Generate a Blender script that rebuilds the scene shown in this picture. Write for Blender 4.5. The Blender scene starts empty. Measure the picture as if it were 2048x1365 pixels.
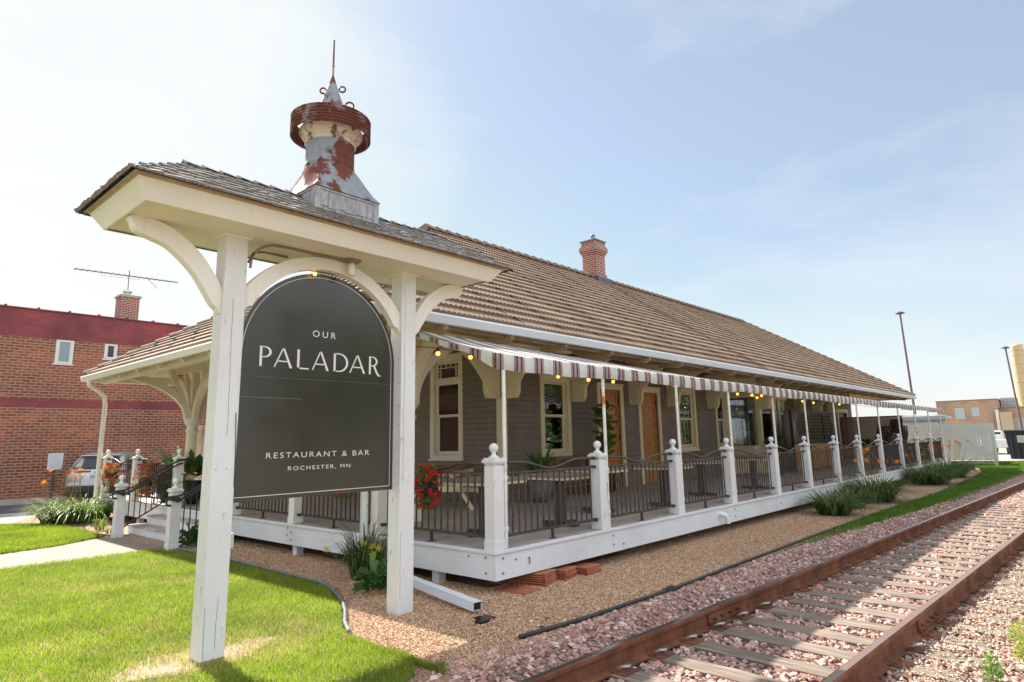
import bpy, math, random
import numpy as np
from mathutils import Vector, Matrix
random.seed(7); rng=np.random.default_rng(11)
S=bpy.context.scene
R=math.radians
# ---------------- camera ----------------
cam=bpy.data.cameras.new('camera'); camo=bpy.data.objects.new('camera',cam)
S.collection.objects.link(camo); S.camera=camo
ya,pi_,ro=7.30906201e-01,1.85182325e-01,-2.01153233e-02
F=Vector((math.cos(ya)*math.cos(pi_),math.sin(ya)*math.cos(pi_),math.sin(pi_)))
Rt=Vector((math.sin(ya),-math.cos(ya),0)); Up=Rt.cross(F)
r2=Rt*math.cos(ro)+Up*math.sin(ro); u2=-Rt*math.sin(ro)+Up*math.cos(ro)
mw=Matrix((r2,u2,-F)).transposed().to_4x4(); CAM=Vector((-5.47559786,-5.28293126,1.71415284)); mw.translation=CAM
camo.matrix_world=mw
cam.sensor_width=36; cam.lens=1281.1/2048*36; cam.shift_x=(1024-1030.95)/2048; cam.shift_y=(641.84-682.5)/2048
cam.clip_start=0.05; cam.clip_end=3000
S.render.resolution_x=1024; S.render.resolution_y=682
# ---------------- exposure ----------------
S.view_settings.view_transform='Standard'; S.view_settings.look='None'
S.view_settings.exposure=1.5; S.view_settings.gamma=1
# ---------------- world and sun ----------------
SUN=Vector((.125,1.10,1.0)).normalized()
elev=math.asin(SUN.z); azi=math.atan2(SUN.x,SUN.y)
W=bpy.data.worlds.new('World'); S.world=W; W.use_nodes=True
nt=W.node_tree; nt.nodes.clear()
def wn(t,**a):
    n=nt.nodes.new(t)
    for k,v in a.items(): setattr(n,k,v)
    return n
def wl(a,b): nt.links.new(a,b)
out=wn('ShaderNodeOutputWorld'); bg=wn('ShaderNodeBackground'); bg.inputs[1].default_value=0.09
sky=wn('ShaderNodeTexSky',sky_type='NISHITA',sun_disc=False,sun_elevation=elev,sun_rotation=azi,air_density=1.0,dust_density=.7,ozone_density=1.3,altitude=100)
tc=wn('ShaderNodeTexCoord'); mp=wn('ShaderNodeMapping'); mp.inputs['Scale'].default_value=(1.0,1.0,2.6); mp.inputs['Rotation'].default_value=(0.25,0.35,0.5)
wl(tc.outputs['Generated'],mp.inputs['Vector'])
n1=wn('ShaderNodeTexNoise'); n1.inputs['Scale'].default_value=1.9; n1.inputs['Detail'].default_value=9; n1.inputs['Roughness'].default_value=.55; n1.inputs['Distortion'].default_value=.35
wl(mp.outputs[0],n1.inputs['Vector'])
# more cloud towards the sun side of the sky and near the horizon
sp=wn('ShaderNodeVectorMath',operation='DOT_PRODUCT'); wl(tc.outputs['Generated'],sp.inputs[0]); sp.inputs[1].default_value=Vector((-.42,.78,.42)).normalized()
m1=wn('ShaderNodeMapRange'); m1.inputs[1].default_value=.38; m1.inputs[2].default_value=.98; m1.inputs[3].default_value=-.13; m1.inputs[4].default_value=.42; wl(sp.outputs['Value'],m1.inputs[0])
sx=wn('ShaderNodeSeparateXYZ'); wl(tc.outputs['Generated'],sx.inputs[0])
m2=wn('ShaderNodeMapRange'); m2.inputs[1].default_value=0.0; m2.inputs[2].default_value=.42; m2.inputs[3].default_value=.30; m2.inputs[4].default_value=0; wl(sx.outputs['Z'],m2.inputs[0])
ad=wn('ShaderNodeMath',operation='ADD'); wl(m1.outputs[0],ad.inputs[0]); wl(m2.outputs[0],ad.inputs[1])
ad2=wn('ShaderNodeMath',operation='ADD'); wl(n1.outputs['Fac'],ad2.inputs[0]); wl(ad.outputs[0],ad2.inputs[1])
cr=wn('ShaderNodeValToRGB'); cr.color_ramp.elements[0].position=.37; cr.color_ramp.elements[1].position=.86; wl(ad2.outputs[0],cr.inputs[0])
mx=wn('ShaderNodeMix',data_type='RGBA'); pale=wn('ShaderNodeMix',data_type='RGBA'); pale.inputs[0].default_value=.45; stn=wn('ShaderNodeVectorMath',operation='MULTIPLY'); wl(sky.outputs[0],stn.inputs[0]); stn.inputs[1].default_value=(.80,.79,.78); wl(stn.outputs[0],pale.inputs[6]); pale.inputs[7].default_value=(2.5,2.8,3.0,1)
cl_=wn('ShaderNodeVectorMath',operation='MINIMUM'); wl(pale.outputs[2],cl_.inputs[0]); cl_.inputs[1].default_value=(3.5,3.58,3.64)
wl(cr.outputs[0],mx.inputs[0]); wl(cl_.outputs[0],mx.inputs[6]); mx.inputs[7].default_value=(3.9,4.0,4.05,1)
# unseen half of the sky opposite the sun, brightness added to fill the porch
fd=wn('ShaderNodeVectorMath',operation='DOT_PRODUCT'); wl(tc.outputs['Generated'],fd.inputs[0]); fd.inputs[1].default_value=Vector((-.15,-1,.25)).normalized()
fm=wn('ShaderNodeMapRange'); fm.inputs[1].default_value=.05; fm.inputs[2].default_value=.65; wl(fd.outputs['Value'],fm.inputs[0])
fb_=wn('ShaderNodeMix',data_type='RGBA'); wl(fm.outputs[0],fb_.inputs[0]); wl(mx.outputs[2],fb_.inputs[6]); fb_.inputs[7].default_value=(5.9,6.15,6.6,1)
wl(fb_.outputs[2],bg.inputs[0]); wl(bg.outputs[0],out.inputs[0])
sun=bpy.data.lights.new('sun','SUN'); sun.energy=4.2; sun.angle=R(.6); sun.color=(1,.94,.84)
so=bpy.data.objects.new('sun',sun); S.collection.objects.link(so); so.rotation_euler=SUN.to_track_quat('Z','Y').to_euler(); so.location=(0,10,30)

# ---------------- helpers ----------------
COL=S.collection
class MB:
    def __init__(s): s.v=[]; s.f=[]; s.sm=[]
    def add(s,vs,fs,smooth=False):
        o=len(s.v); s.v+= [tuple(v) for v in vs]; s.f+=[tuple(i+o for i in f) for f in fs]; s.sm+=[smooth]*len(fs); return s
    def box(s,x0,x1,y0,y1,z0,z1):
        if x0>x1:x0,x1=x1,x0
        if y0>y1:y0,y1=y1,y0
        if z0>z1:z0,z1=z1,z0
        return s.add([(x,y,z) for x in(x0,x1) for y in(y0,y1) for z in(z0,z1)],[(0,1,3,2),(4,6,7,5),(0,4,5,1),(2,3,7,6),(0,2,6,4),(1,5,7,3)])
    def fbox(s,fr,u0,u1,w0,w1,z0,z1):   # box in a wall frame: u along, w outward
        o,u,w=fr; P=lambda a,b,c:(o[0]+u[0]*a+w[0]*b,o[1]+u[1]*a+w[1]*b,c)
        a,b=P(u0,w0,z0),P(u1,w1,z1); return s.box(a[0],b[0],a[1],b[1],z0,z1)
    def beam(s,a,b,wd,ht,up=(0,0,1)):
        a=Vector(a);b=Vector(b);d=(b-a).normalized();up=Vector(up)
        if abs(d.dot(up))>.99: up=Vector((1,0,0))
        x=d.cross(up).normalized()*wd/2; y=x.cross(d).normalized()*ht/2
        vs=[p+i*x+j*y for p in(a,b) for i,j in((-1,-1),(1,-1),(1,1),(-1,1))]
        return s.add(vs,[(0,1,2,3),(7,6,5,4),(0,4,5,1),(1,5,6,2),(2,6,7,3),(3,7,4,0)])
    def tube(s,pts,r,n=8,smooth=True,cap=True):
        pts=[Vector(p) for p in pts]; k=len(pts); vs=[];fs=[]
        rr=r if isinstance(r,(list,tuple)) else [r]*k
        for i,p in enumerate(pts):
            d=(pts[min(i+1,k-1)]-pts[max(i-1,0)]).normalized()
            up=Vector((0,0,1)) if abs(d.z)<.95 else Vector((1,0,0))
            x=d.cross(up).normalized(); y=x.cross(d)
            for j in range(n):
                a=2*math.pi*j/n; vs.append(p+(x*math.cos(a)+y*math.sin(a))*rr[i])
        for i in range(k-1):
            for j in range(n): fs.append((i*n+j,i*n+(j+1)%n,(i+1)*n+(j+1)%n,(i+1)*n+j))
        s.add(vs,fs,smooth)
        if cap: s.add(vs[:n],[tuple(range(n-1,-1,-1))]); s.add(vs[-n:],[tuple(range(n))])
        return s
    def lathe(s,prof,c=(0,0),n=24,smooth=True):
        vs=[(c[0]+r*math.cos(2*math.pi*j/n),c[1]+r*math.sin(2*math.pi*j/n),z) for r,z in prof for j in range(n)]
        fs=[(i*n+j,i*n+(j+1)%n,(i+1)*n+(j+1)%n,(i+1)*n+j) for i in range(len(prof)-1) for j in range(n)]
        return s.add(vs,fs,smooth)
    def prism(s,poly,mp,t0,t1):          # poly: 2d outline; mp(a,b,t)->3d
        n=len(poly); vs=[mp(a,b,t0) for a,b in poly]+[mp(a,b,t1) for a,b in poly]
        fs=[tuple(range(n)),tuple(range(2*n-1,n-1,-1))]+[(i,i+n,(i+1)%n+n,(i+1)%n) for i in range(n)]
        return s.add(vs,fs)
    def ball(s,c,r,n=12,m=8):
        pr=[(max(r*math.sin(math.pi*i/m),1e-4),c[2]-r*math.cos(math.pi*i/m)) for i in range(m+1)]
        return s.lathe(pr,(c[0],c[1]),n)
    def build(s,name,mat,parent=None,bevel=0,loc=None,fixn=True):
        me=bpy.data.meshes.new(name); me.from_pydata(s.v,[],s.f)
        me.polygons.foreach_set('use_smooth',s.sm)
        if fixn:
            import bmesh
            b=bmesh.new(); b.from_mesh(me); bmesh.ops.recalc_face_normals(b,faces=b.faces); b.to_mesh(me); b.free()
        o=bpy.data.objects.new(name,me); COL.objects.link(o)
        if mat: me.materials.append(mat)
        if parent: o.parent=parent
        if loc: o.location=loc
        if bevel:
            m=o.modifiers.new('bevel','BEVEL'); m.width=bevel; m.segments=2; m.limit_method='ANGLE'
        return o
def np_mesh(name,V,Fc,mat,parent=None,smooth=False,colors=None):
    V=np.ascontiguousarray(V,dtype=np.float32).reshape(-1,3); Fc=np.ascontiguousarray(Fc,dtype=np.int32)
    me=bpy.data.meshes.new(name); k=Fc.shape[1]
    me.vertices.add(len(V)); me.vertices.foreach_set('co',V.ravel())
    me.loops.add(Fc.size); me.loops.foreach_set('vertex_index',Fc.ravel())
    me.polygons.add(len(Fc)); me.polygons.foreach_set('loop_start',np.arange(0,Fc.size,k,dtype=np.int32)); me.polygons.foreach_set('loop_total',np.full(len(Fc),k,dtype=np.int32))
    me.polygons.foreach_set('use_smooth',np.full(len(Fc),smooth))
    me.update(calc_edges=True)
    if colors is not None:
        ca=me.color_attributes.new('tint','FLOAT_COLOR','POINT'); c=np.ones((len(V),4),dtype=np.float32); c[:,:3]=colors; ca.data.foreach_set('color',c.ravel())
    me.materials.append(mat); o=bpy.data.objects.new(name,me); COL.objects.link(o)
    if parent: o.parent=parent
    return o
def tag(o,label=None,cat=None,group=None,kind=None):
    if label:o['label']=label
    if cat:o['category']=cat
    if group:o['group']=group
    if kind:o['kind']=kind
    return o
def empty(name,loc,label=None,cat=None,group=None,kind=None,rz=0):
    o=bpy.data.objects.new(name,None); COL.objects.link(o); o.location=loc; o.rotation_euler=(0,0,rz); o.empty_display_size=.2
    return tag(o,label,cat,group,kind)
def copy_tree(o,parent=None):
    c=o.copy(); COL.objects.link(c); c.parent=parent
    for ch in list(o.children): copy_tree(ch,c)
    return c
# ---------------- materials ----------------
def mk(name,col=(.5,.5,.5),rough=.6,metal=0,spec=.5):
    m=bpy.data.materials.new(name); m.use_nodes=True; b=m.node_tree.nodes['Principled BSDF']
    b.inputs['Base Color'].default_value=(*col,1); b.inputs['Roughness'].default_value=rough; b.inputs['Metallic'].default_value=metal; b.inputs['Specular IOR Level'].default_value=spec
    return m,m.node_tree,b
def nn(t,ty,ins=None,**a):
    n=t.nodes.new('ShaderNode'+ty)
    for k,v in a.items(): setattr(n,k,v)
    for k,v in (ins or {}).items():
        if hasattr(v,'is_output') or isinstance(v,bpy.types.NodeSocket): t.links.new(v,n.inputs[k])
        else: n.inputs[k].default_value=v
    return n
def ramp(t,fac,st):
    n=t.nodes.new('ShaderNodeValToRGB'); e=n.color_ramp.elements
    while len(e)<len(st): e.new(.5)
    for i,(p,c) in enumerate(st): e[i].position=p; e[i].color=(*c,1) if len(c)==3 else c
    t.links.new(fac,n.inputs[0]); return n.outputs[0]
def oc(t,scale=(1,1,1)):
    c=nn(t,'TexCoord'); return nn(t,'Mapping',{'Vector':c.outputs['Object'],'Scale':scale}).outputs[0]
def noise(t,vec,s,d=5,r=.55,dist=0): return nn(t,'TexNoise',{'Vector':vec,'Scale':s,'Detail':d,'Roughness':r,'Distortion':dist}).outputs['Fac']
def mixc(t,f,a,b,bt='MIX'):
    n=t.nodes.new('ShaderNodeMix'); n.data_type='RGBA'; n.blend_type=bt
    for i,v in ((0,f),(6,a),(7,b)):
        if isinstance(v,bpy.types.NodeSocket): t.links.new(v,n.inputs[i])
        else: n.inputs[i].default_value=v if i==0 else (*v,1)
    return n.outputs[2]
def math_(t,op,a,b=0,c=0):
    n=t.nodes.new('ShaderNodeMath'); n.operation=op
    for i,v in enumerate((a,b,c)):
        if isinstance(v,bpy.types.NodeSocket): t.links.new(v,n.inputs[i])
        else: n.inputs[i].default_value=v
    return n.outputs[0]
def bump(t,b,h,st=.3,d=.01):
    n=nn(t,'Bump',{'Strength':st,'Distance':d,'Height':h}); t.links.new(n.outputs[0],b.inputs['Normal'])
def setc(t,b,c): t.links.new(c,b.inputs['Base Color'])
def noisy(name,stops,s=6,rough=.6,sc=(1,1,1),bs=.2,bd=.004,bscale=None,metal=0,spec=.5,detail=6,dist=0):
    m,t,b=mk(name,rough=rough,metal=metal,spec=spec); v=oc(t,sc); f=noise(t,v,s,detail,.6,dist)
    setc(t,b,ramp(t,f,stops)); h=noise(t,v,bscale or s*6,4)
    if bs: bump(t,b,h,bs,bd)
    return m
def paint(name,col,dirt=(.35,.3,.24),amt=.5,rough=.5,sc=(1,1,1),streak=(9,9,.7),wood=None):
    m,t,b=mk(name,col,rough); v=oc(t,sc); big=noise(t,v,1.1,5); st=noise(t,oc(t,streak),3,6,.6)
    f=math_(t,'MULTIPLY',ramp(t,big,[(.42,(0,0,0)),(.72,(1,1,1))]),amt)
    c=mixc(t,f,col,tuple(a*.62+d*.38 for a,d in zip(col,dirt)))
    f2=ramp(t,st,[(.58,(0,0,0)),(.74,(1,1,1))]); c=mixc(t,math_(t,'MULTIPLY',f2,amt*.55),c,dirt)
    if wood:   # chipped paint showing grey wood
        ch=noise(t,oc(t,wood),5,9,.7); f3=ramp(t,ch,[(.63,(0,0,0)),(.66,(1,1,1))]); c=mixc(t,math_(t,'MULTIPLY',f3,.8),c,(.22,.19,.16))
    setc(t,b,c); bump(t,b,noise(t,oc(t,streak),8,5),.25,.003); return m
WHITE=paint('white_paint',(.71,.72,.73),amt=.6,wood=(3.5,3.5,1.4),streak=(26,26,.9))
WHITEX=paint('white_skirt_paint',(.73,.75,.79),amt=.6,streak=(.9,.9,22),wood=(1.1,1.1,12))
CREAM=paint('cream_paint',(.77,.70,.55),amt=.35)
CREAMW=paint('cream_white_paint',(.80,.775,.715),amt=.3)
SOFF=paint('soffit_paint',(.79,.73,.60),amt=.35)
TRIM=paint('trim_yellow_cream',(.80,.70,.47),amt=.25)
CLAP=noisy('grey_brown_clapboard',[(.3,(.185,.152,.130)),(.7,(.24,.20,.172))],3,.55,bs=.15)
TANF=noisy('tan_eave_board',[(.35,(.30,.21,.12)),(.65,(.42,.31,.19))],3,.7)
GUT=paint('gutter_paint',(.66,.70,.76),amt=.25,streak=(.5,9,9))
GUTC=paint('gutter_cream',(.80,.78,.72),amt=.25,streak=(9,.5,9))
IRON=noisy('black_iron',[(.3,(.018,.017,.018)),(.7,(.04,.036,.035))],10,.42,spec=.6)
IRONB=noisy('bronze_iron',[(.3,(.055,.042,.036)),(.7,(.11,.088,.075))],10,.45,metal=.35)
BLACK=mk('black_plastic',(.012,.012,.013),.35)[0]
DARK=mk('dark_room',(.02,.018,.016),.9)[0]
def deckmat():
    m,t,b=mk('deck_boards',rough=.7); c=nn(t,'TexCoord'); s=nn(t,'SeparateXYZ',{0:c.outputs['Object']})
    fr=math_(t,'MULTIPLY',s.outputs['Y'],8.3); idx=math_(t,'FLOOR',fr); w=math_(t,'FRACT',fr)
    wn_=nn(t,'TexWhiteNoise',{'W':idx},noise_dimensions='1D').outputs['Value']
    st=noise(t,oc(t,(1.2,10,1)),3,8,.65)
    a=ramp(t,st,[(.3,(.30,.26,.24)),(.55,(.46,.42,.40)),(.75,(.60,.57,.55))])
    a=mixc(t,math_(t,'MULTIPLY',wn_,.35),a,(.26,.20,.18))
    g=ramp(t,w,[(.0,(0,0,0)),(.045,(1,1,1)),(.955,(1,1,1)),(1,(0,0,0))])
    setc(t,b,mixc(t,g,(.02,.018,.016),a)); bump(t,b,g,.6,.01); return m
DECK=deckmat()
def brickmat(name,c1,c2,mort,sc=1,bw=.215,rh=.075,ms=.011,var=.6):
    m,t,b=mk(name,rough=.85); c=nn(t,'TexCoord'); s=nn(t,'SeparateXYZ',{0:c.outputs['Object']})
    uv=nn(t,'CombineXYZ',{0:math_(t,'ADD',s.outputs['X'],s.outputs['Y']),1:s.outputs['Z']}).outputs[0]
    br=nn(t,'TexBrick',{'Vector':uv,'Color1':(*c1,1),'Color2':(*c2,1),'Mortar':(*mort,1),'Scale':sc,'Mortar Size':ms,'Mortar Smooth':.15,'Bias':-.1,'Brick Width':bw,'Row Height':rh},offset=.5)
    # per-brick variation: noise sampled at a brick sized cell
    cell=nn(t,'CombineXYZ',{0:math_(t,'FLOOR',math_(t,'DIVIDE',math_(t,'ADD',s.outputs['X'],s.outputs['Y']),bw*.5)),1:math_(t,'FLOOR',math_(t,'DIVIDE',s.outputs['Z'],rh)),2:0.0}).outputs[0]
    wv=nn(t,'TexWhiteNoise',{0:cell}).outputs['Value']
    big=noise(t,uv,.55,6,.6)
    col=mixc(t,math_(t,'MULTIPLY',wv,var),br.outputs['Color'],tuple(x*.38 for x in c1))
    bigr=ramp(t,big,[(.35,(.62,.6,.62)),(.5,(1,1,1)),(.68,(1.45,1.25,1.1))])
    col=mixc(t,1.0,col,bigr,'MULTIPLY'); col=mixc(t,br.outputs['Fac'],col,mort)
    setc(t,b,col); h=math_(t,'SUBTRACT',1.0,br.outputs['Fac']); bump(t,b,h,.5,.008); return m
BRICK=brickmat('old_red_brick',(.35,.115,.055),(.21,.068,.038),(.36,.255,.20),bw=.30,rh=.105,ms=.014)
BRICKC=brickmat('chimney_brick',(.29,.07,.045),(.22,.055,.04),(.5,.42,.38),var=.3,rh=.073)
BRICKF=brickmat('far_tan_brick',(.45,.27,.19),(.38,.22,.16),(.5,.38,.3),var=.3)
REDP=brickmat('painted_red_brick',(.25,.062,.07),(.22,.055,.062),(.20,.05,.058),var=.15,bw=.30,rh=.105)
def tilemat():
    m,t,b=mk('concrete_tile',rough=.8,spec=.3); v=oc(t); f=noise(t,v,.8,5); f2=noise(t,v,26,3)
    c=ramp(t,f,[(.3,(.175,.12,.083)),(.5,(.26,.183,.13)),(.75,(.34,.245,.175))]); c=mixc(t,math_(t,'MULTIPLY',f2,.35),c,(.16,.10,.07))
    setc(t,b,c); bump(t,b,f2,.3,.004); return m
TILE=tilemat(); TILECAP=noisy('ridge_tile',[(.3,(.19,.125,.105)),(.7,(.30,.21,.18))],5,.8)
def shinglemat(name,a,c_,d):
    m,t,b=mk(name,rough=.42); v=oc(t,(1,1,1)); f=noise(t,oc(t,(14,14,3)),3,6,.65); f2=noise(t,v,2,4)
    c=ramp(t,f,[(.25,a),(.5,c_),(.75,d)]); c=mixc(t,math_(t,'MULTIPLY',f2,.4),c,a); setc(t,b,c); bump(t,b,f,.15,.003); return m
SHING=shinglemat('weathered_shingle',(.07,.06,.055),(.22,.195,.175),(.38,.345,.32)); SHING.node_tree.nodes['Principled BSDF'].inputs['Roughness'].default_value=.27; SHING.node_tree.nodes['Principled BSDF'].inputs['Specular IOR Level'].default_value=1.0
SHINGV=shinglemat('grey_wall_shingle',(.17,.165,.18),(.34,.34,.37),(.52,.52,.55)); SHINGV.node_tree.nodes['Principled BSDF'].inputs['Roughness'].default_value=.7
def rustmat(name,base,rust,lo,hi,s=2.2,metal=.5,br=.45,seed=0):
    m,t,b=mk(name,rough=br); v=oc(t,(1,1,.75)); 
    v=nn(t,'VectorMath',{0:v,1:(seed,seed,seed)},operation='ADD').outputs[0]
    f=noise(t,v,s,8,.62,.4); k=ramp(t,f,[(lo,(0,0,0)),(hi,(1,1,1))]); f2=noise(t,v,14,5)
    a=mixc(t,f2,tuple(x*.72 for x in base),tuple(min(1,x*1.25) for x in base)); r=mixc(t,f2,tuple(x*.55 for x in rust),tuple(x*1.5 for x in rust))
    setc(t,b,mixc(t,k,a,r)); t.links.new(math_(t,'MULTIPLY_ADD',k,-metal,metal),b.inputs['Metallic']); t.links.new(math_(t,'MULTIPLY_ADD',k,.4,br),b.inputs['Roughness']); bump(t,b,f2,.2,.004); return m
GALV=rustmat('rusty_galvanised',(.23,.26,.29),(.135,.04,.028),.475,.525,3.4,.0,.62,seed=12.7)
RING=rustmat('rusty_ring',(.27,.23,.23),(.12,.033,.024),.40,.50,4.5,.0,seed=1.7)
COLLAR=rustmat('peeling_collar',(.60,.53,.43),(.15,.11,.08),.53,.60,9,0,.7,seed=5)
RAIL=rustmat('rusty_rail',(.20,.075,.035),(.11,.038,.02),.4,.6,3,.0,.75)
RAILTOP=mk('polished_rail_head',(.50,.50,.52),.22,1)[0]
TIE=noisy('weathered_tie',[(.25,(.08,.06,.045)),(.5,(.20,.155,.12)),(.75,(.35,.29,.22))],3,.85,(11,.7,9),bs=.9,bd=.012,bscale=5)
def stone(name,cols,s=9):
    m,t,b=mk(name,rough=.85); a=nn(t,'Attribute',attribute_name='tint'); f=noise(t,oc(t),60,3)
    setc(t,b,mixc(t,1.0,a.outputs['Color'],ramp(t,f,[(.3,(.75,.75,.75)),(.7,(1.15,1.15,1.15))]),'MULTIPLY')); return m
STONE=stone('tinted_stone',None)
def groundstones(name,cols,cell,bd=.02,big=None):
    m,t,b=mk(name,rough=.9); v=oc(t); vo=nn(t,'TexVoronoi',{'Vector':v,'Scale':cell}); 
    r=nn(t,'SeparateColor',{0:vo.outputs['Color']}).outputs[0]
    c=ramp(t,r,[(i/(len(cols)-1),x) for i,x in enumerate(cols)])
    dk=ramp(t,vo.outputs['Distance'],[(.35,(1,1,1)),(.75,(.35,.3,.28))]); c=mixc(t,1.0,c,dk,'MULTIPLY')
    bg_=noise(t,v,.7,5); c=mixc(t,1.0,c,ramp(t,bg_,[(.3,(.72,.70,.66)),(.6,(1.1,1.08,1.05))]),'MULTIPLY')
    setc(t,b,c); bump(t,b,math_(t,'SUBTRACT',1,vo.outputs['Distance']),.9,bd); return m
PEA=[(.50,.31,.18),(.62,.42,.26),(.40,.22,.14),(.70,.54,.38),(.32,.19,.12)]
PINK=[(.44,.26,.225),(.54,.37,.32),(.32,.19,.17),(.60,.46,.40),(.47,.29,.25),(.26,.20,.18),(.40,.20,.16)]
GRAVEL=groundstones('pea_gravel',PEA,75,.012); BALL=groundstones('ballast_bed',PINK,26,.03)
def grassmat(name,transl=True):
    m,t,b=mk(name,rough=.45,spec=.25); a=nn(t,'Attribute',attribute_name='tint'); setc(t,b,a.outputs['Color'])
    tr=nn(t,'BsdfTranslucent',{0:a.outputs['Color']}); ms=nn(t,'MixShader',{0:.5,1:b.outputs[0],2:tr.outputs[0]})
    t.links.new(ms.outputs[0],t.nodes['Material Output'].inputs[0]); return m
BLADE=grassmat('leaf_blades')
SOIL=noisy('lawn_soil',[(.3,(.10,.13,.035)),(.5,(.15,.17,.05)),(.7,(.22,.19,.09))],2.2,.95,bs=.6,bd=.02,bscale=60)
DIRT=noisy('bare_dirt',[(.3,(.27,.19,.125)),(.6,(.39,.29,.20)),(.8,(.46,.36,.27))],7,.95,bs=.8,bd=.02,bscale=30)
ASPH=noisy('asphalt',[(.3,(.06,.062,.07)),(.7,(.10,.10,.11))],4,.85,bs=.4,bd=.006,bscale=160)
CONC=noisy('concrete',[(.3,(.32,.29,.25)),(.7,(.42,.39,.35))],3,.85,bs=.3,bd=.004,bscale=80)
def pavermat():
    m,t,b=mk('clay_pavers',rough=.85); c=nn(t,'TexCoord')
    br=nn(t,'TexBrick',{'Vector':c.outputs['Object'],'Color1':(.34,.275,.225,1),'Color2':(.27,.215,.18,1),'Mortar':(.13,.11,.09,1),'Scale':1,'Mortar Size':.008,'Mortar Smooth':.2,'Brick Width':.21,'Row Height':.11},offset=.5)
    f=noise(t,oc(t),5,6); col=mixc(t,1.0,br.outputs['Color'],ramp(t,f,[(.3,(.8,.8,.8)),(.7,(1.2,1.15,1.1))]),'MULTIPLY')
    setc(t,b,col); bump(t,b,math_(t,'SUBTRACT',1,br.outputs['Fac']),.5,.006); return m
PAVE=pavermat()
def canvas(name,axis):
    m,t,b=mk(name,rough=.8); c=nn(t,'TexCoord'); s=nn(t,'SeparateXYZ',{0:c.outputs['Object']})
    u=s.outputs['X'] if axis=='x' else math_(t,'SUBTRACT',s.outputs['X'],s.outputs['Y'])
    w=math_(t,'FRACT',math_(t,'DIVIDE',math_(t,'ADD',u,50.06),.385)); r=t.nodes.new('ShaderNodeValToRGB'); r.color_ramp.interpolation='CONSTANT'
    Wc=(.74,.75,.74);K=(.035,.025,.03);RD=(.20,.025,.035);G=(.45,.42,.42)
    seg=[(0,K),(.028,Wc),(.048,K),(.075,Wc),(.09,RD),(.19,Wc),(.21,K),(.238,Wc),(.265,K),(.29,Wc),(.31,RD),(.41,Wc),(.425,K),(.45,Wc),(.475,K),(.50,Wc)]
    e=r.color_ramp.elements
    while len(e)<len(seg): e.new(.5)
    for i,(p,cc) in enumerate(seg): e[i].position=p; e[i].color=(*cc,1)
    t.links.new(w,r.inputs[0]); f=noise(t,oc(t),3,6); col=mixc(t,1.0,r.outputs[0],ramp(t,f,[(.3,(.82,.81,.78)),(.6,(1,1,1))]),'MULTIPLY')
    setc(t,b,col); tr=nn(t,'BsdfTranslucent',{0:col}); ms=nn(t,'MixShader',{0:.3,1:b.outputs[0],2:tr.outputs[0]}); t.links.new(ms.outputs[0],t.nodes['Material Output'].inputs[0]); return m
CANV=canvas('striped_canvas','d'); CANT=canvas('striped_canvas_top','x')
def glass(name,refl=1.6,tint=(.85,.88,.88)):
    m,t,b=mk(name); t.nodes.remove(b); tr=nn(t,'BsdfTransparent',{0:(*tint,1)}); gl=nn(t,'BsdfGlossy',{0:(.95,.97,1,1),1:.012}); fr=nn(t,'Fresnel',{0:refl})
    ms=nn(t,'MixShader',{0:fr.outputs[0],1:tr.outputs[0],2:gl.outputs[0]}); t.links.new(ms.outputs[0],t.nodes['Material Output'].inputs[0]); return m
GLASS=glass('window_glass',2.4); GLASSF=glass('front_window_glass',1.9)
MIRR=mk('far_pane',(.30,.38,.42),.15,.3)[0]
def woodmat(name,a,b_,sc=(9,9,1),rough=.4):
    m,t,b=mk(name,rough=rough); f=noise(t,oc(t,sc),3,7,.6,.3); setc(t,b,ramp(t,f,[(.3,a),(.7,b_)])); return m
DOORW=woodmat('varnished_door',(.36,.13,.035),(.58,.26,.08)); DOORD=woodmat('dark_door',(.06,.02,.015),(.12,.04,.03)); BENCHW=woodmat('bench_wood',(.16,.06,.025),(.27,.11,.05),(2,9,9)); BARW=woodmat('bar_pine',(.42,.19,.05),(.55,.28,.09))
TABLEW=woodmat('grey_table_wood',(.16,.13,.115),(.26,.22,.20),(2,9,9),.6)
def emis(name,col,st):
    m,t,b=mk(name,col); b.inputs['Emission Color'].default_value=(*col,1); b.inputs['Emission Strength'].default_value=st; return m
BULB=emis('glowing_bulb',(1,.36,.06),1.6)
SIGN,_t,_b=mk('sign_face',(.030,.024,.021),.22,spec=.9)
_v=oc(_t,(1,1,1)); _f=noise(_t,_v,3,4); _t.links.new(ramp(_t,_f,[(.3,(.17,.17,.17)),(.7,(.25,.25,.25))]),_b.inputs['Roughness'])
LETT=mk('white_vinyl',(.72,.71,.73),.5)[0]
PLASTW=mk('white_plastic',(.75,.76,.77),.4)[0]
HOSE=noisy('grey_edging',[(.3,(.10,.11,.13)),(.7,(.20,.21,.23))],8,.4,bs=.1)
EDGE=noisy('black_edging',[(.3,(.018,.018,.02)),(.7,(.05,.05,.055))],8,.45,bs=.1)
TERRA=noisy('terracotta',[(.3,(.34,.10,.05)),(.7,(.46,.17,.09))],6,.8)
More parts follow.
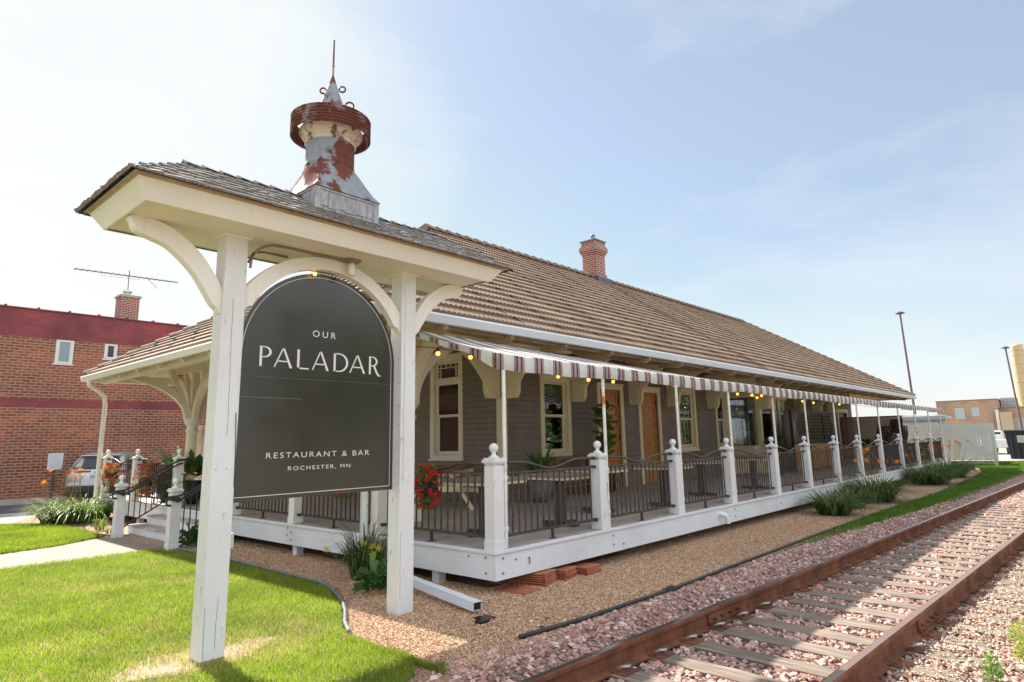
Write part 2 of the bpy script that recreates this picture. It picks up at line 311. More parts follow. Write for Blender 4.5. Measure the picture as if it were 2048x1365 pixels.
# ======================= GROUND =======================
def sheet(name,pts,z,mat,th=.3,label=None):
    mb=MB(); mb.prism([(p[0],p[1]) for p in pts],lambda a,b,t:(a,b,t),z-th,z); o=mb.build(name,mat); o['kind']='structure'; 
    return o
def in_poly(X,Y,poly):
    ins=np.zeros(len(X),bool); n=len(poly); j=n-1
    for i in range(n):
        xi,yi=poly[i];xj,yj=poly[j]
        c=((yi>Y)!=(yj>Y))&(X<(xj-xi)*(Y-yi)/(yj-yi+1e-12)+xi); ins^=c; j=i
    return ins
g=MB(); g.box(-500,900,-500,700,-1.2,-.16); tag(g.build('ground',noisy('far_ground',[(.3,(.20,.19,.12)),(.7,(.30,.29,.2))],.3,.95)),kind='structure')
hose=[(-1.87,.06),(-1.72,.36),(-1.49,.7),(-1.26,1.1),(-1.09,1.5),(-.95,1.85),(-.88,2.2),(-.86,2.7),(-.85,3.5),(-.83,4.8),(-.85,5.8),(-.93,6.72)]
bed=[(-3.6,-1.5),(-3.6,-.5),(-1.95,-.5),(-1.9,.06)]+hose[1:]+[(-.93,7.1),(-.93,9.5),(-1.05,9.7),(-1.13,11.6),(-1.4,13.0),(-1.7,13.5),(-1.7,14.6),(-.5,16.6),(60,16.6),(60,2.0),(36,2.0),(30,-1.1),(26,-1.40),(16,-1.55),(12,-1.44),(8.4,-1.40),(3,-1.45),(-.3,-1.5),(-.93,-1.6)]
sheet('gravel_bed',bed,0.0,GRAVEL)
trk=[(-14,-1.3),(-3.6,-1.5),(-2.5,-1.45),(-1.95,-1.22),(-1.5,-1.2),(-.93,-1.24),(-.3,-1.35),(3,-1.40),(5,-1.5),(9,-1.8),(12,-2.0),(20,-2.3),(40,-3.1),(90,-5),(90,-9.5),(40,-6.9),(8,-5.3),(-14,-4.9)]
sheet('track_ballast',trk,-.09,BALL)
lawnF=[(-16,6.93),(-16,-1.6),(-3.4,-1.48),(-2.6,-1.38),(-2.15,-1.22),(-1.95,-.95),(-1.93,.02)]+[(a-.035,b) for a,b in hose[1:]]+[(-.97,6.95)]
sheet('front_lawn',lawnF,.012,SOIL)
lawnL=[(-16,8.75),(-3,8.72),(-2.1,8.95),(-1.15,9.62),(-1.14,11.6),(-1.42,13.0),(-1.75,13.6),(-2.3,14.3),(-16,14.3)]
sheet('side_lawn',lawnL,.012,SOIL)
path=[(-16,6.93),(-.97,6.95),(-.6,6.9),(-.55,9.9),(-.95,9.9),(-1.15,9.6),(-2.1,8.93),(-3,8.7),(-16,8.73)]
sheet('brick_path',path,.008,PAVE)
lawnR=[(5,-1.44),(8.4,-1.43),(12,-1.47),(16,-1.58),(26,-1.43),(30,-1.13),(34,-.3),(36,1.9),(38,2.2),(39.5,1.2),(40,-1.7),(60,-3.6),(60,-4.1),(40,-3.0),(20,-2.35),(12,-2.05),(8,-1.72)]
sheet('verge_lawn',lawnR,.006,SOIL)
sheet('concrete_walk',[(-16,14.3),(-2.3,14.3),(-1.75,13.6),(-1.7,14.6),(-.5,16.6),(60,16.6),(60,17.6),(-16,17.6)],.004,CONC)
sheet('parking_lot',[(-40,17.6),(60,17.6),(60,22.6),(-40,22.6)],-.10,ASPH,.05)
sheet('kerb',[(-40,22.6),(30,22.6),(30,22.78),(-40,22.78)],.05,CONC,.2)
sheet('wall_verge',[(-40,22.78),(30,22.78),(30,24),(-40,24)],.03,DIRT,.2)
sheet('far_road',[(40.2,2.2),(39.7,1.3),(42,-1.9),(75,-5),(75,60),(60,60),(46,2.2)],-.02,CONC,.13)
sheet('bare_patch',[(-3.55,.62),(-3.3,.82),(-3.0,.72),(-2.75,.62),(-2.45,.66),(-2.3,.5),(-2.5,.36),(-2.8,.18),(-2.95,.14),(-3.15,.16),(-3.35,.2),(-3.55,.32),(-3.75,.4)],.0165,DIRT,.02)
# far-side bank beyond the track, right foreground
sheet('gravel_shoulder',[(-14,-4.9),(8,-5.3),(40,-6.9),(90,-9.5),(90,-14),(-14,-9)],-.05,groundstones('tan_gravel',[(.42,.32,.2),(.55,.44,.3),(.32,.24,.16)],40,.02))
# ---- ground-cover meshes -------
CAMn=np.array(CAM); Rn=np.array([r2,u2,F])
def vis(X,Y,margin=.25):
    P=np.c_[X-CAMn[0],Y-CAMn[1],np.zeros(len(X))-CAMn[2]]@Rn.T
    px=(1030.95+1281*P[:,0]/np.maximum(P[:,2],.01))/2048; py=(641.8-1281*P[:,1]/np.maximum(P[:,2],.01))/1365
    return (P[:,2]>.3)&(px>-margin)&(px<1+margin)&(py<1+margin)
def scatter(poly,n,bbox):
    X=rng.uniform(bbox[0],bbox[1],n); Y=rng.uniform(bbox[2],bbox[3],n); k=in_poly(X,Y,poly)&vis(X,Y); return X[k],Y[k]
def vnoise(X,Y,s,seed=0):   # cheap smooth value noise
    r=np.random.default_rng(seed).random((64,64)); x=X*s%64; y=Y*s%64; xi=x.astype(int);yi=y.astype(int); fx=x-xi; fy=y-yi; fx=fx*fx*(3-2*fx); fy=fy*fy*(3-2*fy)
    a=r[xi%64,yi%64];b=r[(xi+1)%64,yi%64];c=r[xi%64,(yi+1)%64];d=r[(xi+1)%64,(yi+1)%64]
    return (a*(1-fx)+b*fx)*(1-fy)+(c*(1-fx)+d*fx)*fy
def blades(name,X,Y,z0,h,w,drysel,cols,dry,lean=.5,label=None):
    n=len(X); a=rng.uniform(0,2*np.pi,n); hh=h*rng.uniform(.55,1.25,n); ln=rng.uniform(.1,1,n)*lean*hh; la=rng.uniform(0,2*np.pi,n)
    dx,dy=np.cos(a)*w/2,np.sin(a)*w/2; Z=np.full(n,z0)
    p0=np.c_[X-dx,Y-dy,Z]; p1=np.c_[X+dx,Y+dy,Z]
    mx_,my_=X+np.cos(la)*ln*.35,Y+np.sin(la)*ln*.35
    p2=np.c_[mx_+dx*.8,my_+dy*.8,Z+hh*.6]; p3=np.c_[mx_-dx*.8,my_-dy*.8,Z+hh*.6]; p4=np.c_[X+np.cos(la)*ln,Y+np.sin(la)*ln,Z+hh]
    V=np.stack([p0,p1,p2,p3,p4],1).reshape(-1,3); b=np.arange(n)[:,None]*5
    Fc=np.concatenate([b+np.array([[0,1,2]]),b+np.array([[0,2,3]]),b+np.array([[3,2,4]])])
    t=rng.random(n)[:,None]; c=np.array(cols[0])*(1-t)+np.array(cols[1])*t; d=(drysel>rng.random(n))[:,None]; c=np.where(d,np.array(dry)*rng.uniform(.7,1.2,n)[:,None],c); q=(.55*vnoise(X,Y,1.7,21)+.45*vnoise(X,Y,6.3,22))[:,None]; c=c*(.72+.56*q)*np.array([[1.0,1.0,1.0]])+q*np.array([[.04,.01,0]])
    o=np_mesh(name,V,Fc,BLADE,colors=np.repeat(c,5,0)); tag(o,label,'grass',kind='stuff'); return o
X,Y=scatter(lawnF,620000,(-8,-.7,-4,6.95))
d=np.hypot(X-CAMn[0],Y-CAMn[1]); keep=rng.random(len(X))<np.clip(6.0/d,0.35,1)
dirt_n=vnoise(X,Y,1.3,3); patch=np.exp(-(((X+3.1)/.62)**2+((Y-.42)/.26)**2))
keep&=rng.random(len(X))>patch*1.1*(.35+1.1*vnoise(X,Y,6,8)); X,Y=X[keep],Y[keep]
dry=np.clip((vnoise(X,Y,1.1,3)*.5+vnoise(X,Y,3.7,5)*.5-.56)*1.4,0,.25)+np.exp(-(((X+2.35)/.75)**2+((Y-.75)/.55)**2))*.6*vnoise(X,Y,3,4)+np.exp(-(((X+3.1)/.9)**2+((Y-.4)/.45)**2))*.5+.06
blades('lawn_grass',X,Y,.012,.048,.0042,dry,((.13,.24,.018),(.36,.47,.045)),(.48,.42,.17),.9,'short sunlit yellow-green grass of the front lawn around the sign post')
rag=[(-2.1,-1.42),(-1.78,-1.3),(-1.82,-.1),(-1.9,.1),(-2.0,0)]
X,Y=scatter(rag,16000,(-2.0,-1.7,-1.5,.1)); k=rng.random(len(X))<np.clip((-1.93-X+.13*vnoise(X,Y,9,5))/.12,0,1); blades('lawn_grass',X[k],Y[k],.0,.045,.0042,np.full(k.sum(),.15),((.16,.24,.022),(.34,.41,.05)),(.46,.38,.16),1.0,'ragged fringe of grass spilling over the gravel edge below the sign')
X,Y=scatter(lawnL,150000,(-9,-.9,8.6,14.3)); blades('lawn_grass',X,Y,.012,.07,.010,np.full(len(X),.06),((.17,.29,.02),(.30,.41,.04)),(.42,.36,.15),.7,'green grass strip beyond the paver path in front of the daylilies')
X,Y=scatter(lawnR,260000,(5,60,-4.3,2.3)); dn=np.clip((9-X)/4,0,1)*.75
kp=(rng.random(len(X))>dn)&(rng.random(len(X))<.9); X,Y=X[kp],Y[kp]
blades('lawn_grass',X,Y,.006,.085,.014,np.clip((8-X)/6,0,.5)+.04,((.075,.19,.018),(.12,.26,.03)),(.25,.22,.08),.6,'bright green grass verge between black edging and railway track')
# stones: real little rocks scattered over the beds
def rocks(name,X,Y,z,size,cols,base,label,sub=1,flat=.75):
    n=len(X)
    if base=='oct': bv=np.array([(1,0,0),(-1,0,0),(0,1,0),(0,-1,0),(0,0,1),(0,0,-1)],float); bf=np.array([(0,2,4),(2,1,4),(1,3,4),(3,0,4),(2,0,5),(1,2,5),(3,1,5),(0,3,5)])
    else:
        bpy_v=[(-1,-1,-1),(1,-1,-1),(1,1,-1),(-1,1,-1),(-1,-1,1),(1,-1,1),(1,1,1),(-1,1,1)]
        bv=np.array(bpy_v,float)*.72; bf=np.array([(0,2,1),(0,3,2),(4,5,6),(4,6,7),(0,1,5),(0,5,4),(1,2,6),(1,6,5),(2,3,7),(2,7,6),(3,0,4),(3,4,7)])
    k=len(bv); sc=size*rng.uniform(.55,1.35,n); jit=bv[None]*(1+rng.uniform(-.38,.3,(n,k,1)))+rng.uniform(-.18,.18,(n,k,3))
    st=rng.uniform(.6,1.2,(n,1,3)); V=jit*st
    q=rng.normal(size=(n,4)); q/=np.linalg.norm(q,axis=1)[:,None]; w,x,y,zq=q.T
    Rm=np.stack([1-2*(y*y+zq*zq),2*(x*y-zq*w),2*(x*zq+y*w),2*(x*y+zq*w),1-2*(x*x+zq*zq),2*(y*zq-x*w),2*(x*zq-y*w),2*(y*zq+x*w),1-2*(x*x+y*y)],1).reshape(n,3,3)
    V=np.einsum('nij,nkj->nki',Rm,V)*sc[:,None,None]; V[:,:,2]*=flat
    V+=np.stack([X,Y,z+sc*.28],1)[:,None,:]
    Fc=(np.arange(n)[:,None,None]*k+bf[None]).reshape(-1,3); cc=np.minimum(np.array(cols)[rng.integers(0,len(cols),n)]*rng.uniform(.85,1.35,(n,1)),.85)
    o=np_mesh(name,V.reshape(-1,3),Fc,STONE,colors=np.repeat(cc,k,0)); return tag(o,label,'gravel',kind='stuff')
peapoly=[p for p in bed]
X,Y=scatter(peapoly,400000,(-1.95,3.2,-1.4,4.0)); k=~((X>.25)&(Y>.35)); k&=rng.random(len(X))<.62; X,Y=X[k],Y[k]
X2,Y2=scatter(peapoly,120000,(3.2,12,-1.45,.8)); X3,Y3=scatter(peapoly,50000,(-1.2,0.3,4.0,9.5)); X=np.r_[X,X2,X3];Y=np.r_[Y,Y2,Y3]
dd=np.hypot(X-CAMn[0],Y-CAMn[1]); kk=rng.random(len(X))<np.clip(7.5/dd,.3,.9); X,Y=X[kk],Y[kk]
rocks('pea_gravel',X,Y,0.002,.0085,PEA,'oct','fine tan and brown pea gravel spread around the foot of the deck')
X=rng.uniform(-1.7,6,900); Y=rng.uniform(-1.3,1.2,900); k=(Y<-.55+.55*vnoise(X,Y,2,9)-.0)&(rng.random(900)<np.clip(1.1-(Y+1.3)*1.6,.04,1)); k|=((X+.62)**2+(Y+.62)**2<.03); X,Y=X[k],Y[k]
rocks('stray_ballast',X,Y,.002,.018,PINK,'cube','stray pink stones kicked up onto the pea gravel')
X=rng.uniform(-1.6,11,700); Y=rng.uniform(-1.3,2.2,700); k=(vnoise(X,Y,1.1,31)>.55)&~((X>0)&(Y>-.05)); X,Y=X[k],Y[k]
rocks('leaf_litter',X,Y,.006,.016,[(.05,.04,.03),(.12,.09,.06),(.30,.27,.22),(.16,.15,.13)],'cube','small dark leaf bits and debris lying on the pea gravel',flat=.3)
# ballast
def trky(x): return -2.36-.0452*(x-.493)   # left rail gauge-side foot line
LN=lambda x:np.asarray(-1.36-.0*x)
X=rng.uniform(-3.4,14,46000); Y=rng.uniform(-5.0,-1.15,len(X)); k=in_poly(X,Y,trk)&vis(X,Y)
X,Y=X[k],Y[k]; dd=np.hypot(X-CAMn[0],Y-CAMn[1]); kk=rng.random(len(X))<np.clip(8/dd,.4,1); X,Y=X[kk],Y[kk]
xr=X-.493; off=Y+2.24+.0452*xr     # distance from the left rail centre line
k=(np.abs(off)>.09)&(np.abs(off+1.5)>.09)&(off>-2.45); X,Y,off=X[k],Y[k],off[k]
# keep the ties mostly clear between the rails
ph=((X+3.602)/.505)%1; on=(ph<.47)&(off<.70)&(off>-2.15); k=~on|(rng.random(len(X))<np.where(off>.12,.9,.13)); X,Y,off=X[k],Y[k],off[k]
off=Y+2.24+.0452*(X-.493)
rocks('ballast_stones',X,Y,-.082+.072*np.clip((off-.2)/.35,0,1),.023,PINK,'cube','crushed pink granite ballast between and beside the rails')
X=rng.uniform(14,45,30000); Y=-3.2-.0452*X+rng.uniform(-2,1.9,len(X)); k=in_poly(X,Y,trk)&vis(X,Y); X,Y=X[k],Y[k]; off=Y+2.24+.0452*(X-.493); k=(np.abs(off)>.09)&(np.abs(off+1.5)>.09); rocks('ballast_stones',X[k],Y[k],-.062,.03,PINK,'oct','distant pink ballast along the far stretch of the track')
X=rng.uniform(-1,9,9000); Y=-2.24-.0452*(X-.493)-1.5-rng.uniform(.15,1.5,len(X)); k=vis(X,Y)
rocks('shoulder_gravel',X[k],Y[k],-.05,.014,[(.5,.4,.28),(.42,.32,.22),(.6,.5,.38),(.4,.25,.2)],'oct','tan gravel and straw on the shoulder right of the right rail')

# ballast shoulder rising from the track to the gravel bed
mb=MB(); vs=[]
for x in np.arange(-14,91,3.0):
    c=-2.24-.0452*(x-.493)
    top=max(c+.55,-1.30 if x<9 else -9)
    for y,z in ((c+.12,-.088),(c+.2,-.086),(c+.55,-.012),(max(top,c+.56),-.010)): vs.append((x,y,z))
nn__=len(vs)//4; mb.add(vs,[(i*4+j,(i+1)*4+j,(i+1)*4+j+1,i*4+j+1) for i in range(nn__-1) for j in range(3)],True); tag(mb.build('ballast_shoulder',BALL),kind='structure')
# ======================= DEPOT BUILDING =======================
WX,WY,WY2,WXE=4.5,4.1,10.72,30.5
DZ=.49
bld=empty('depot_building',(WX,WY,0),'long single-storey brown clapboard railway depot with tan tiled hipped roof','building')
bld.location=(0,0,0)
def openings_sub(a,b,ops,z0,z1):
    segs=[(a,b)]
    for (u0,u1,oz0,oz1) in ops:
        if z1<=oz0 or z0>=oz1: continue
        ns=[]
        for s0,s1 in segs:
            if u1<=s0 or u0>=s1: ns.append((s0,s1)); continue
            if u0>s0: ns.append((s0,u0))
            if u1<s1: ns.append((u1,s1))
        segs=ns
    return segs
def wall(name,fr,u0,u1,z0,z1,ops,parent,wain=1.28,ex=.118):
    mb=MB(); o,u,w=fr; P=lambda a,b,c:(o[0]+u[0]*a+w[0]*b,o[1]+u[1]*a+w[1]*b,c)
    z=wain
    while z<z1:
        zt=min(z+ex,z1)
        for a,b in openings_sub(u0,u1,ops,z+.002,zt-.002):
            mb.add([P(a,.034,z),P(b,.034,z),P(b,.010,zt-.007),P(a,.010,zt-.007),P(a,0,z),P(b,0,z)],[(0,1,2,3),(4,5,1,0)])
        z=zt
    # beaded vertical boards below the sill line, and the inner wall skin
    a=u0
    while a<u1:
        b=min(a+.075,u1)
        if all(not(b>q[0]+.01 and a<q[1]-.01 and q[2]<wain-.2) for q in ops): mb.add([P(a+.004,.014,z0),P(b-.004,.014,z0),P(b-.004,.014,wain),P(a+.004,.014,wain),P(a,0,z0),P(a,0,wain),P(b,0,z0),P(b,0,wain)],[(0,1,2,3),(4,0,3,5),(1,6,7,2)])
        a=b
    zs=sorted({z0,z1,*[q[2] for q in ops],*[q[3] for q in ops]}); zs=[q for q in zs if z0<=q<=z1]
    for i in range(len(zs)-1):
        for a,b in openings_sub(u0,u1,ops,zs[i]+.001,zs[i+1]-.001): mb.fbox(fr,a,b,-.12,-.004,zs[i],zs[i+1])
    return mb.build(name,CLAP,parent)
def window(fr,u0,u1,z0,z1,zm,parent,glassm=GLASS,transom=None,casing=.13,curtain=None,trim=TRIM):
    """u0..u1, z0..z1: outer size of the casing"""
    f=MB(); c=casing
    f.fbox(fr,u0,u0+c,.0,.05,z0,z1); f.fbox(fr,u1-c,u1,.0,.05,z0,z1); f.fbox(fr,u0+c,u1-c,.0,.05,z1-c,z1); f.fbox(fr,u0+c,u1-c,.0,.05,z0,z0+.09)
    f.fbox(fr,u0-.02,u1+.02,.0,.08,z1,z1+.035); f.fbox(fr,u0-.02,u1+.02,.0,.085,z0-.035,z0)
    f.fbox(fr,u0+c,u0+c+.03,-.10,-.001,z0+.09,z1-c); f.fbox(fr,u1-c-.03,u1-c,-.10,-.001,z0+.09,z1-c)
    w=f.build('window',trim,parent,bevel=.004)
    a,b=u0+c+.03,u1-c-.03; top=z1-c; bot=z0+.09
    if transom:
        s=MB(); s.fbox(fr,a,b,-.06,.02,transom,transom+.07)
        t0,t1=transom+.07,top
        s.fbox(fr,a,a+.045,-.05,-.02,t0,t1); s.fbox(fr,b-.045,b,-.05,-.02,t0,t1); s.fbox(fr,a+.045,b-.045,-.05,-.02,t1-.05,t1); s.fbox(fr,a+.045,b-.045,-.05,-.02,t0,t0+.05)
        A,B,C0,C1=a+.045,b-.045,t0+.05,t1-.05; q=.085; m=.009
        for zz in (C1-q,): s.fbox(fr,A,B,-.045,-.022,zz-m,zz+m)
        for uu in (A+q,B-q): s.fbox(fr,uu-m,uu+m,-.044,-.023,C0,C1)
        uu=(A+B)/2; s.fbox(fr,uu-m-.08,uu+m-.08,-.043,-.024,C1-q,C1); s.fbox(fr,uu-m+.08,uu+m+.08,-.043,-.024,C1-q,C1)
        for uu in((A,A+q),(B-q,B)):
            for zz in (C0+(C1-q-C0)*.33,C0+(C1-q-C0)*.66): s.fbox(fr,uu[0],uu[1],-.043,-.024,zz-m,zz+m)
        s.build('transom_sash',trim,w)
        g_=MB(); g_.fbox(fr,A,B,-.038,-.034,C0,C1); g_.build('pane',glassm,w)
        top=transom
    s=MB(); r=.05
    for k,(s0,s1,w0) in enumerate(((zm,top,-.055),(bot,zm+.03,-.085))):
        s.fbox(fr,a,a+r,w0,w0+.03,s0,s1); s.fbox(fr,b-r,b,w0,w0+.03,s0,s1); s.fbox(fr,a+r,b-r,w0,w0+.03,s0,s0+(.045 if k==0 else .09)); s.fbox(fr,a+r,b-r,w0,w0+.03,s1-.045,s1)
        g_=MB(); g_.fbox(fr,a+r,b-r,w0+.012,w0+.016,s0+.045,s1-.045); g_.build('pane',glassm,w)
    s.build('sash',trim,w,bevel=.003)
    # dark room space (and a drawn blind) behind the glass
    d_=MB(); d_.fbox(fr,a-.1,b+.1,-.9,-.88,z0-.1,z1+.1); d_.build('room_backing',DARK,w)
    if curtain:
        cm=MB(); n=26; o,u,wv=fr
        vs=[];
        for i in range(n+1):
            uu=a+.02+(b-a-.04)*i/n; ww=-.17+.02*math.sin(i*1.7)+.008*math.sin(i*4.1)
            for zz in (bot,top): vs.append((o[0]+u[0]*uu+wv[0]*ww,o[1]+u[1]*uu+wv[1]*ww,zz))
        cm.add(vs,[(2*i,2*i+2,2*i+3,2*i+1) for i in range(n)],True); cm.build('curtain',curtain,w)
    return w
FRX=((WX,0),(0,1),(-1,0))   # front wall, faces -X
FRY=((0,WY),(1,0),(0,-1))   # long wall, faces -Y
CURT=noisy('tan_blind',[(.3,(.46,.33,.22)),(.7,(.66,.52,.37))],2.5,.9)
ztop=3.78
opsX=[(5.40,6.24,1.42,3.55),(8.6,9.7,.49,3.2)]
wall('front_wall',FRX,WY,WY2,DZ,ztop,opsX,bld)
w1=[(5.74,6.86),(12.12,13.32),(14.70,15.62)]
d1=[(7.98,9.18),(9.93,11.12)]
BX0,BX1,BY=15.78,17.9,3.10
opsY=[(a+.13,b-.13,1.42,3.04) for a,b in w1]+[(a+.13,b-.13,.49,2.98) for a,b in d1]+[(28.1,29.6,.49,2.75)]
wall('trackside_wall',FRY,WX,WXE,DZ,ztop,opsY,bld)
bk=MB(); bk.box(WX+.12,WXE,WY2-.12,WY2,DZ,ztop); bk.box(WXE-.12,WXE,WY+.12,WY2-.12,DZ,ztop); bk.build('rear_wall',CLAP,bld)
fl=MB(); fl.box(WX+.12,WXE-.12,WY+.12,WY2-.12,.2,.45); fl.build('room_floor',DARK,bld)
# corner boards
cb=MB(); cb.box(WX-.035,WX,WY-.035,WY+.13,DZ,2.62); cb.box(WX,WX+.13,WY-.035,WY,DZ,2.62); cb.box(WX-.035,WX,WY2-.12,WY2+.03,DZ,3.6); cb.build('corner_board',TRIM,bld,bevel=.004)
w=window(FRX,5.27,6.37,1.33,3.68,2.29,bld,GLASSF,transom=3.06,curtain=CURT,trim=CREAM); w['label']='tall cream-framed window with small-pane transom and tan blind'
for a,b in w1: window(FRY,a,b,1.33,3.17,2.25,bld)
PANELZ=[.16,.46,.76,1.06,1.36,1.66,1.96,2.26]
def door(fr,u0,u1,z0,z1,parent,m=DOORW,casing=.13,np_=7,trim=TRIM,hinge=True):
    f=MB(); c=casing; f.fbox(fr,u0,u0+c,0,.05,z0,z1); f.fbox(fr,u1-c,u1,0,.05,z0,z1); f.fbox(fr,u0+c,u1-c,0,.05,z1-c,z1); f.fbox(fr,u0-.02,u1+.02,0,.08,z1,z1+.035)
    fo=f.build('door_frame',trim,parent,bevel=.004)
    a,b=u0+c,u1-c; s=MB(); s.fbox(fr,a,b,-.09,-.065,z0,z1-c); st=.11
    s.fbox(fr,a,a+st,-.065,-.04,z0,z1-c); s.fbox(fr,b-st,b,-.065,-.04,z0,z1-c); H=(z1-c-z0-.04)/np_
    for i in range(np_+1):
        zz=z0+.02+i*H; s.fbox(fr,a+st,b-st,-.065,-.04,max(z0,zz-.045),min(z1-c,zz+.045))
    for i in range(np_): s.fbox(fr,a+st+.035,b-st-.035,-.065,-.052,z0+.02+i*H+.075,z0+.02+(i+1)*H-.075)
    d=s.build('door',m,parent,bevel=.003)
    k=MB(); o,u,wv=fr; uu=a+.055; k.ball((o[0]+u[0]*uu+wv[0]*.0,o[1]+u[1]*uu+wv[1]*.0,z0+1.0),.03); k.fbox(fr,uu-.025,uu+.025,-.04,-.034,z0+.88,z0+1.12); k.build('handle',IRON,d)
    if hinge:
        for q in (.25,1.2,2.15):
            h=MB(); h.fbox(fr,b-.03,b+.012,-.04,-.02,z0+q,z0+q+.11); h.build('hinge',IRON,d)
    return d
for a,b in d1: door(FRY,a,b,DZ,3.10,bld)
door(FRY,28.0,29.7,DZ,2.88,bld,DOORD)
door(FRX,8.5,9.8,DZ,3.2,bld,DOORD)
# bay window: canted side, front with wide and narrow panes
bo=empty('bay_window',(0,0,0)); bo.parent=bld
BA,BB,BC,BD=(15.60,WY),(16.42,3.28),(18.30,3.28),(19.12,WY)
FR45=((BA[0],BA[1]),(.7071,-.7071),(-.7071,-.7071)); L45=math.hypot(.82,.82)
FRB=((0,3.28),(1,0),(0,-1)); FR46=((BC[0],BC[1]),(.7071,.7071),(.7071,-.7071))
m=MB(); m.prism([BA,BB,BC,BD],lambda a,b,t:(a,b,t),3.08,ztop); m.build('bay_head',TRIM,bo)
m=MB(); m.prism([BA,BB,BC,BD],lambda a,b,t:(a,b,t),DZ,1.12); m.build('bay_apron',TRIM,bo)
def bayface(fr,cuts,L0,L1):
    m=MB(); 
    for a,b in cuts: m.fbox(fr,a,b,-.07,.02,1.12,3.08)
    m.fbox(fr,L0,L1,-.05,.035,1.12,1.40); m.fbox(fr,L0,L1,-.05,.012,2.99,3.08); m.build('bay_frame',TRIM,bo,bevel=.004)
bayface(FR45,[(0,.15),(L45-.12,L45+.02)],0.0,L45); bayface(FRB,[(16.42,16.56),(17.55,17.92),(18.14,18.30)],16.44,18.28); bayface(FR46,[(0,.14),(L45-.15,L45)],0,L45)
for fr,a,b in ((FR45,.15,L45-.12),(FRB,16.56,17.55),(FRB,17.92,18.14),(FR46,.14,L45-.15)):
    p=MB(); p.fbox(fr,a,b,-.03,-.024,1.40,2.99); p.build('pane',GLASS,bo)
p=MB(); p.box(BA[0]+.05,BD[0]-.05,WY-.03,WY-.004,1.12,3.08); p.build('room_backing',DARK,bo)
# eave brackets
def bracket(pos,d,parent):
    prof=[(0,2.60),(.34,2.60),(.40,2.71),(.42,2.95),(.58,3.14),(.82,3.38),(1.2,3.56),(1.2,3.70),(0,3.70)]
    n=(-d[1],d[0]); mb=MB(); mb.prism(prof,lambda a,b,t:(pos[0]+d[0]*a+n[0]*t,pos[1]+d[1]*a+n[1]*t,b),-.055,.055)
    pr2=[(.0,2.66),(.29,2.66),(.34,2.75),(.35,2.98),(.52,3.18),(.76,3.43),(1.1,3.60),(1.1,3.66),(0,3.66)]
    mb.prism(pr2,lambda a,b,t:(pos[0]+d[0]*a+n[0]*t,pos[1]+d[1]*a+n[1]*t,b),-.070,.070)
    return mb.build('eave_bracket',TRIM,parent,bevel=.003)
for x in (6.98,9.55,11.62,14.2,19.9,22.2,24.5,26.6): bracket((x,WY-.001),(0,-1),bld)
bracket((WX+.06,WY-.04),(0,-1),bld); bracket((WX-.04,WY+.06),(-1,0),bld); bracket((16.44,3.29),(0,-1),bld)
# ---- roof ----
EX0,EX1,EY0,EY1,EZ=-.78,31.9,1.50,13.32,3.52
HW=(EY1-EY0)/2; YM=(EY0+EY1)/2; PT=math.tan(R(32.8)); 
roof=empty('roof',(0,0,0)); roof.parent=bld
def tiled(name,org,u,v2,length,hip0,hip1,detail=True):
    """org eave start; u along the eave; v2 horizontal up-slope dir; hip insets 0/1"""
    L=.352; run=HW; ncs=int(math.ceil(run/math.cos(R(32.8))/L)); cosP=math.cos(R(32.8)); sinP=math.sin(R(32.8))
    Vs=[];Fs=[];base=0; st=.0255 if detail else .1
    prof=np.array([0,.018,.024,.018]) if detail else np.array([0.])
    up=np.array([-v2[0]*sinP,-v2[1]*sinP,cosP])
    for k in range(ncs):
        s0=k*L; s1=min((k+1)*L,run/cosP); h0=s0*cosP;h1=s1*cosP; hm=(h0+h1)/2
        a=hm*hip0; b=length-hm*hip1
        if b-a<.2: continue
        i0=int(math.ceil(a/st)); i1=int(math.floor(b/st)); idx=np.arange(i0,i1+1); us=idx*st
        ph=prof[idx%len(prof)]
        rows=[(s0-.03,-.006,0),(s0-.03,.054,1),(s1+.01,.004,1)]
        for (s_,off,pw) in rows:
            off_=off+ph*pw; hx=s_*cosP
            P=np.array(org)[None,:]+us[:,None]*np.array([u[0],u[1],0])[None,:]+hx*np.array([v2[0],v2[1],0])[None,:]+s_*sinP*np.array([[0,0,1]])+off_[:,None]*up[None,:]
            Vs.append(P)
        n=len(us)
        for r in range(2):
            i=np.arange(n-1)+base+r*n; Fs.append(np.stack([i,i+1,i+1+n,i+n],1))
        base+=3*n
    o=np_mesh(name,np.concatenate(Vs),np.concatenate(Fs),TILE,roof,smooth=False)
    return o
tiled('roof_slope',(EX0,EY0,EZ),(1,0),(0,1),EX1-EX0,1,1)
tiled('roof_slope',(EX0,EY1,EZ),(0,-1),(1,0),EY1-EY0,1,1)
tiled('roof_slope',(EX1,EY0,EZ),(0,1),(-1,0),EY1-EY0,1,1,False)
tiled('roof_slope',(EX1,EY1,EZ),(-1,0),(0,-1),EX1-EX0,1,1,False)
RZ=EZ+HW*PT
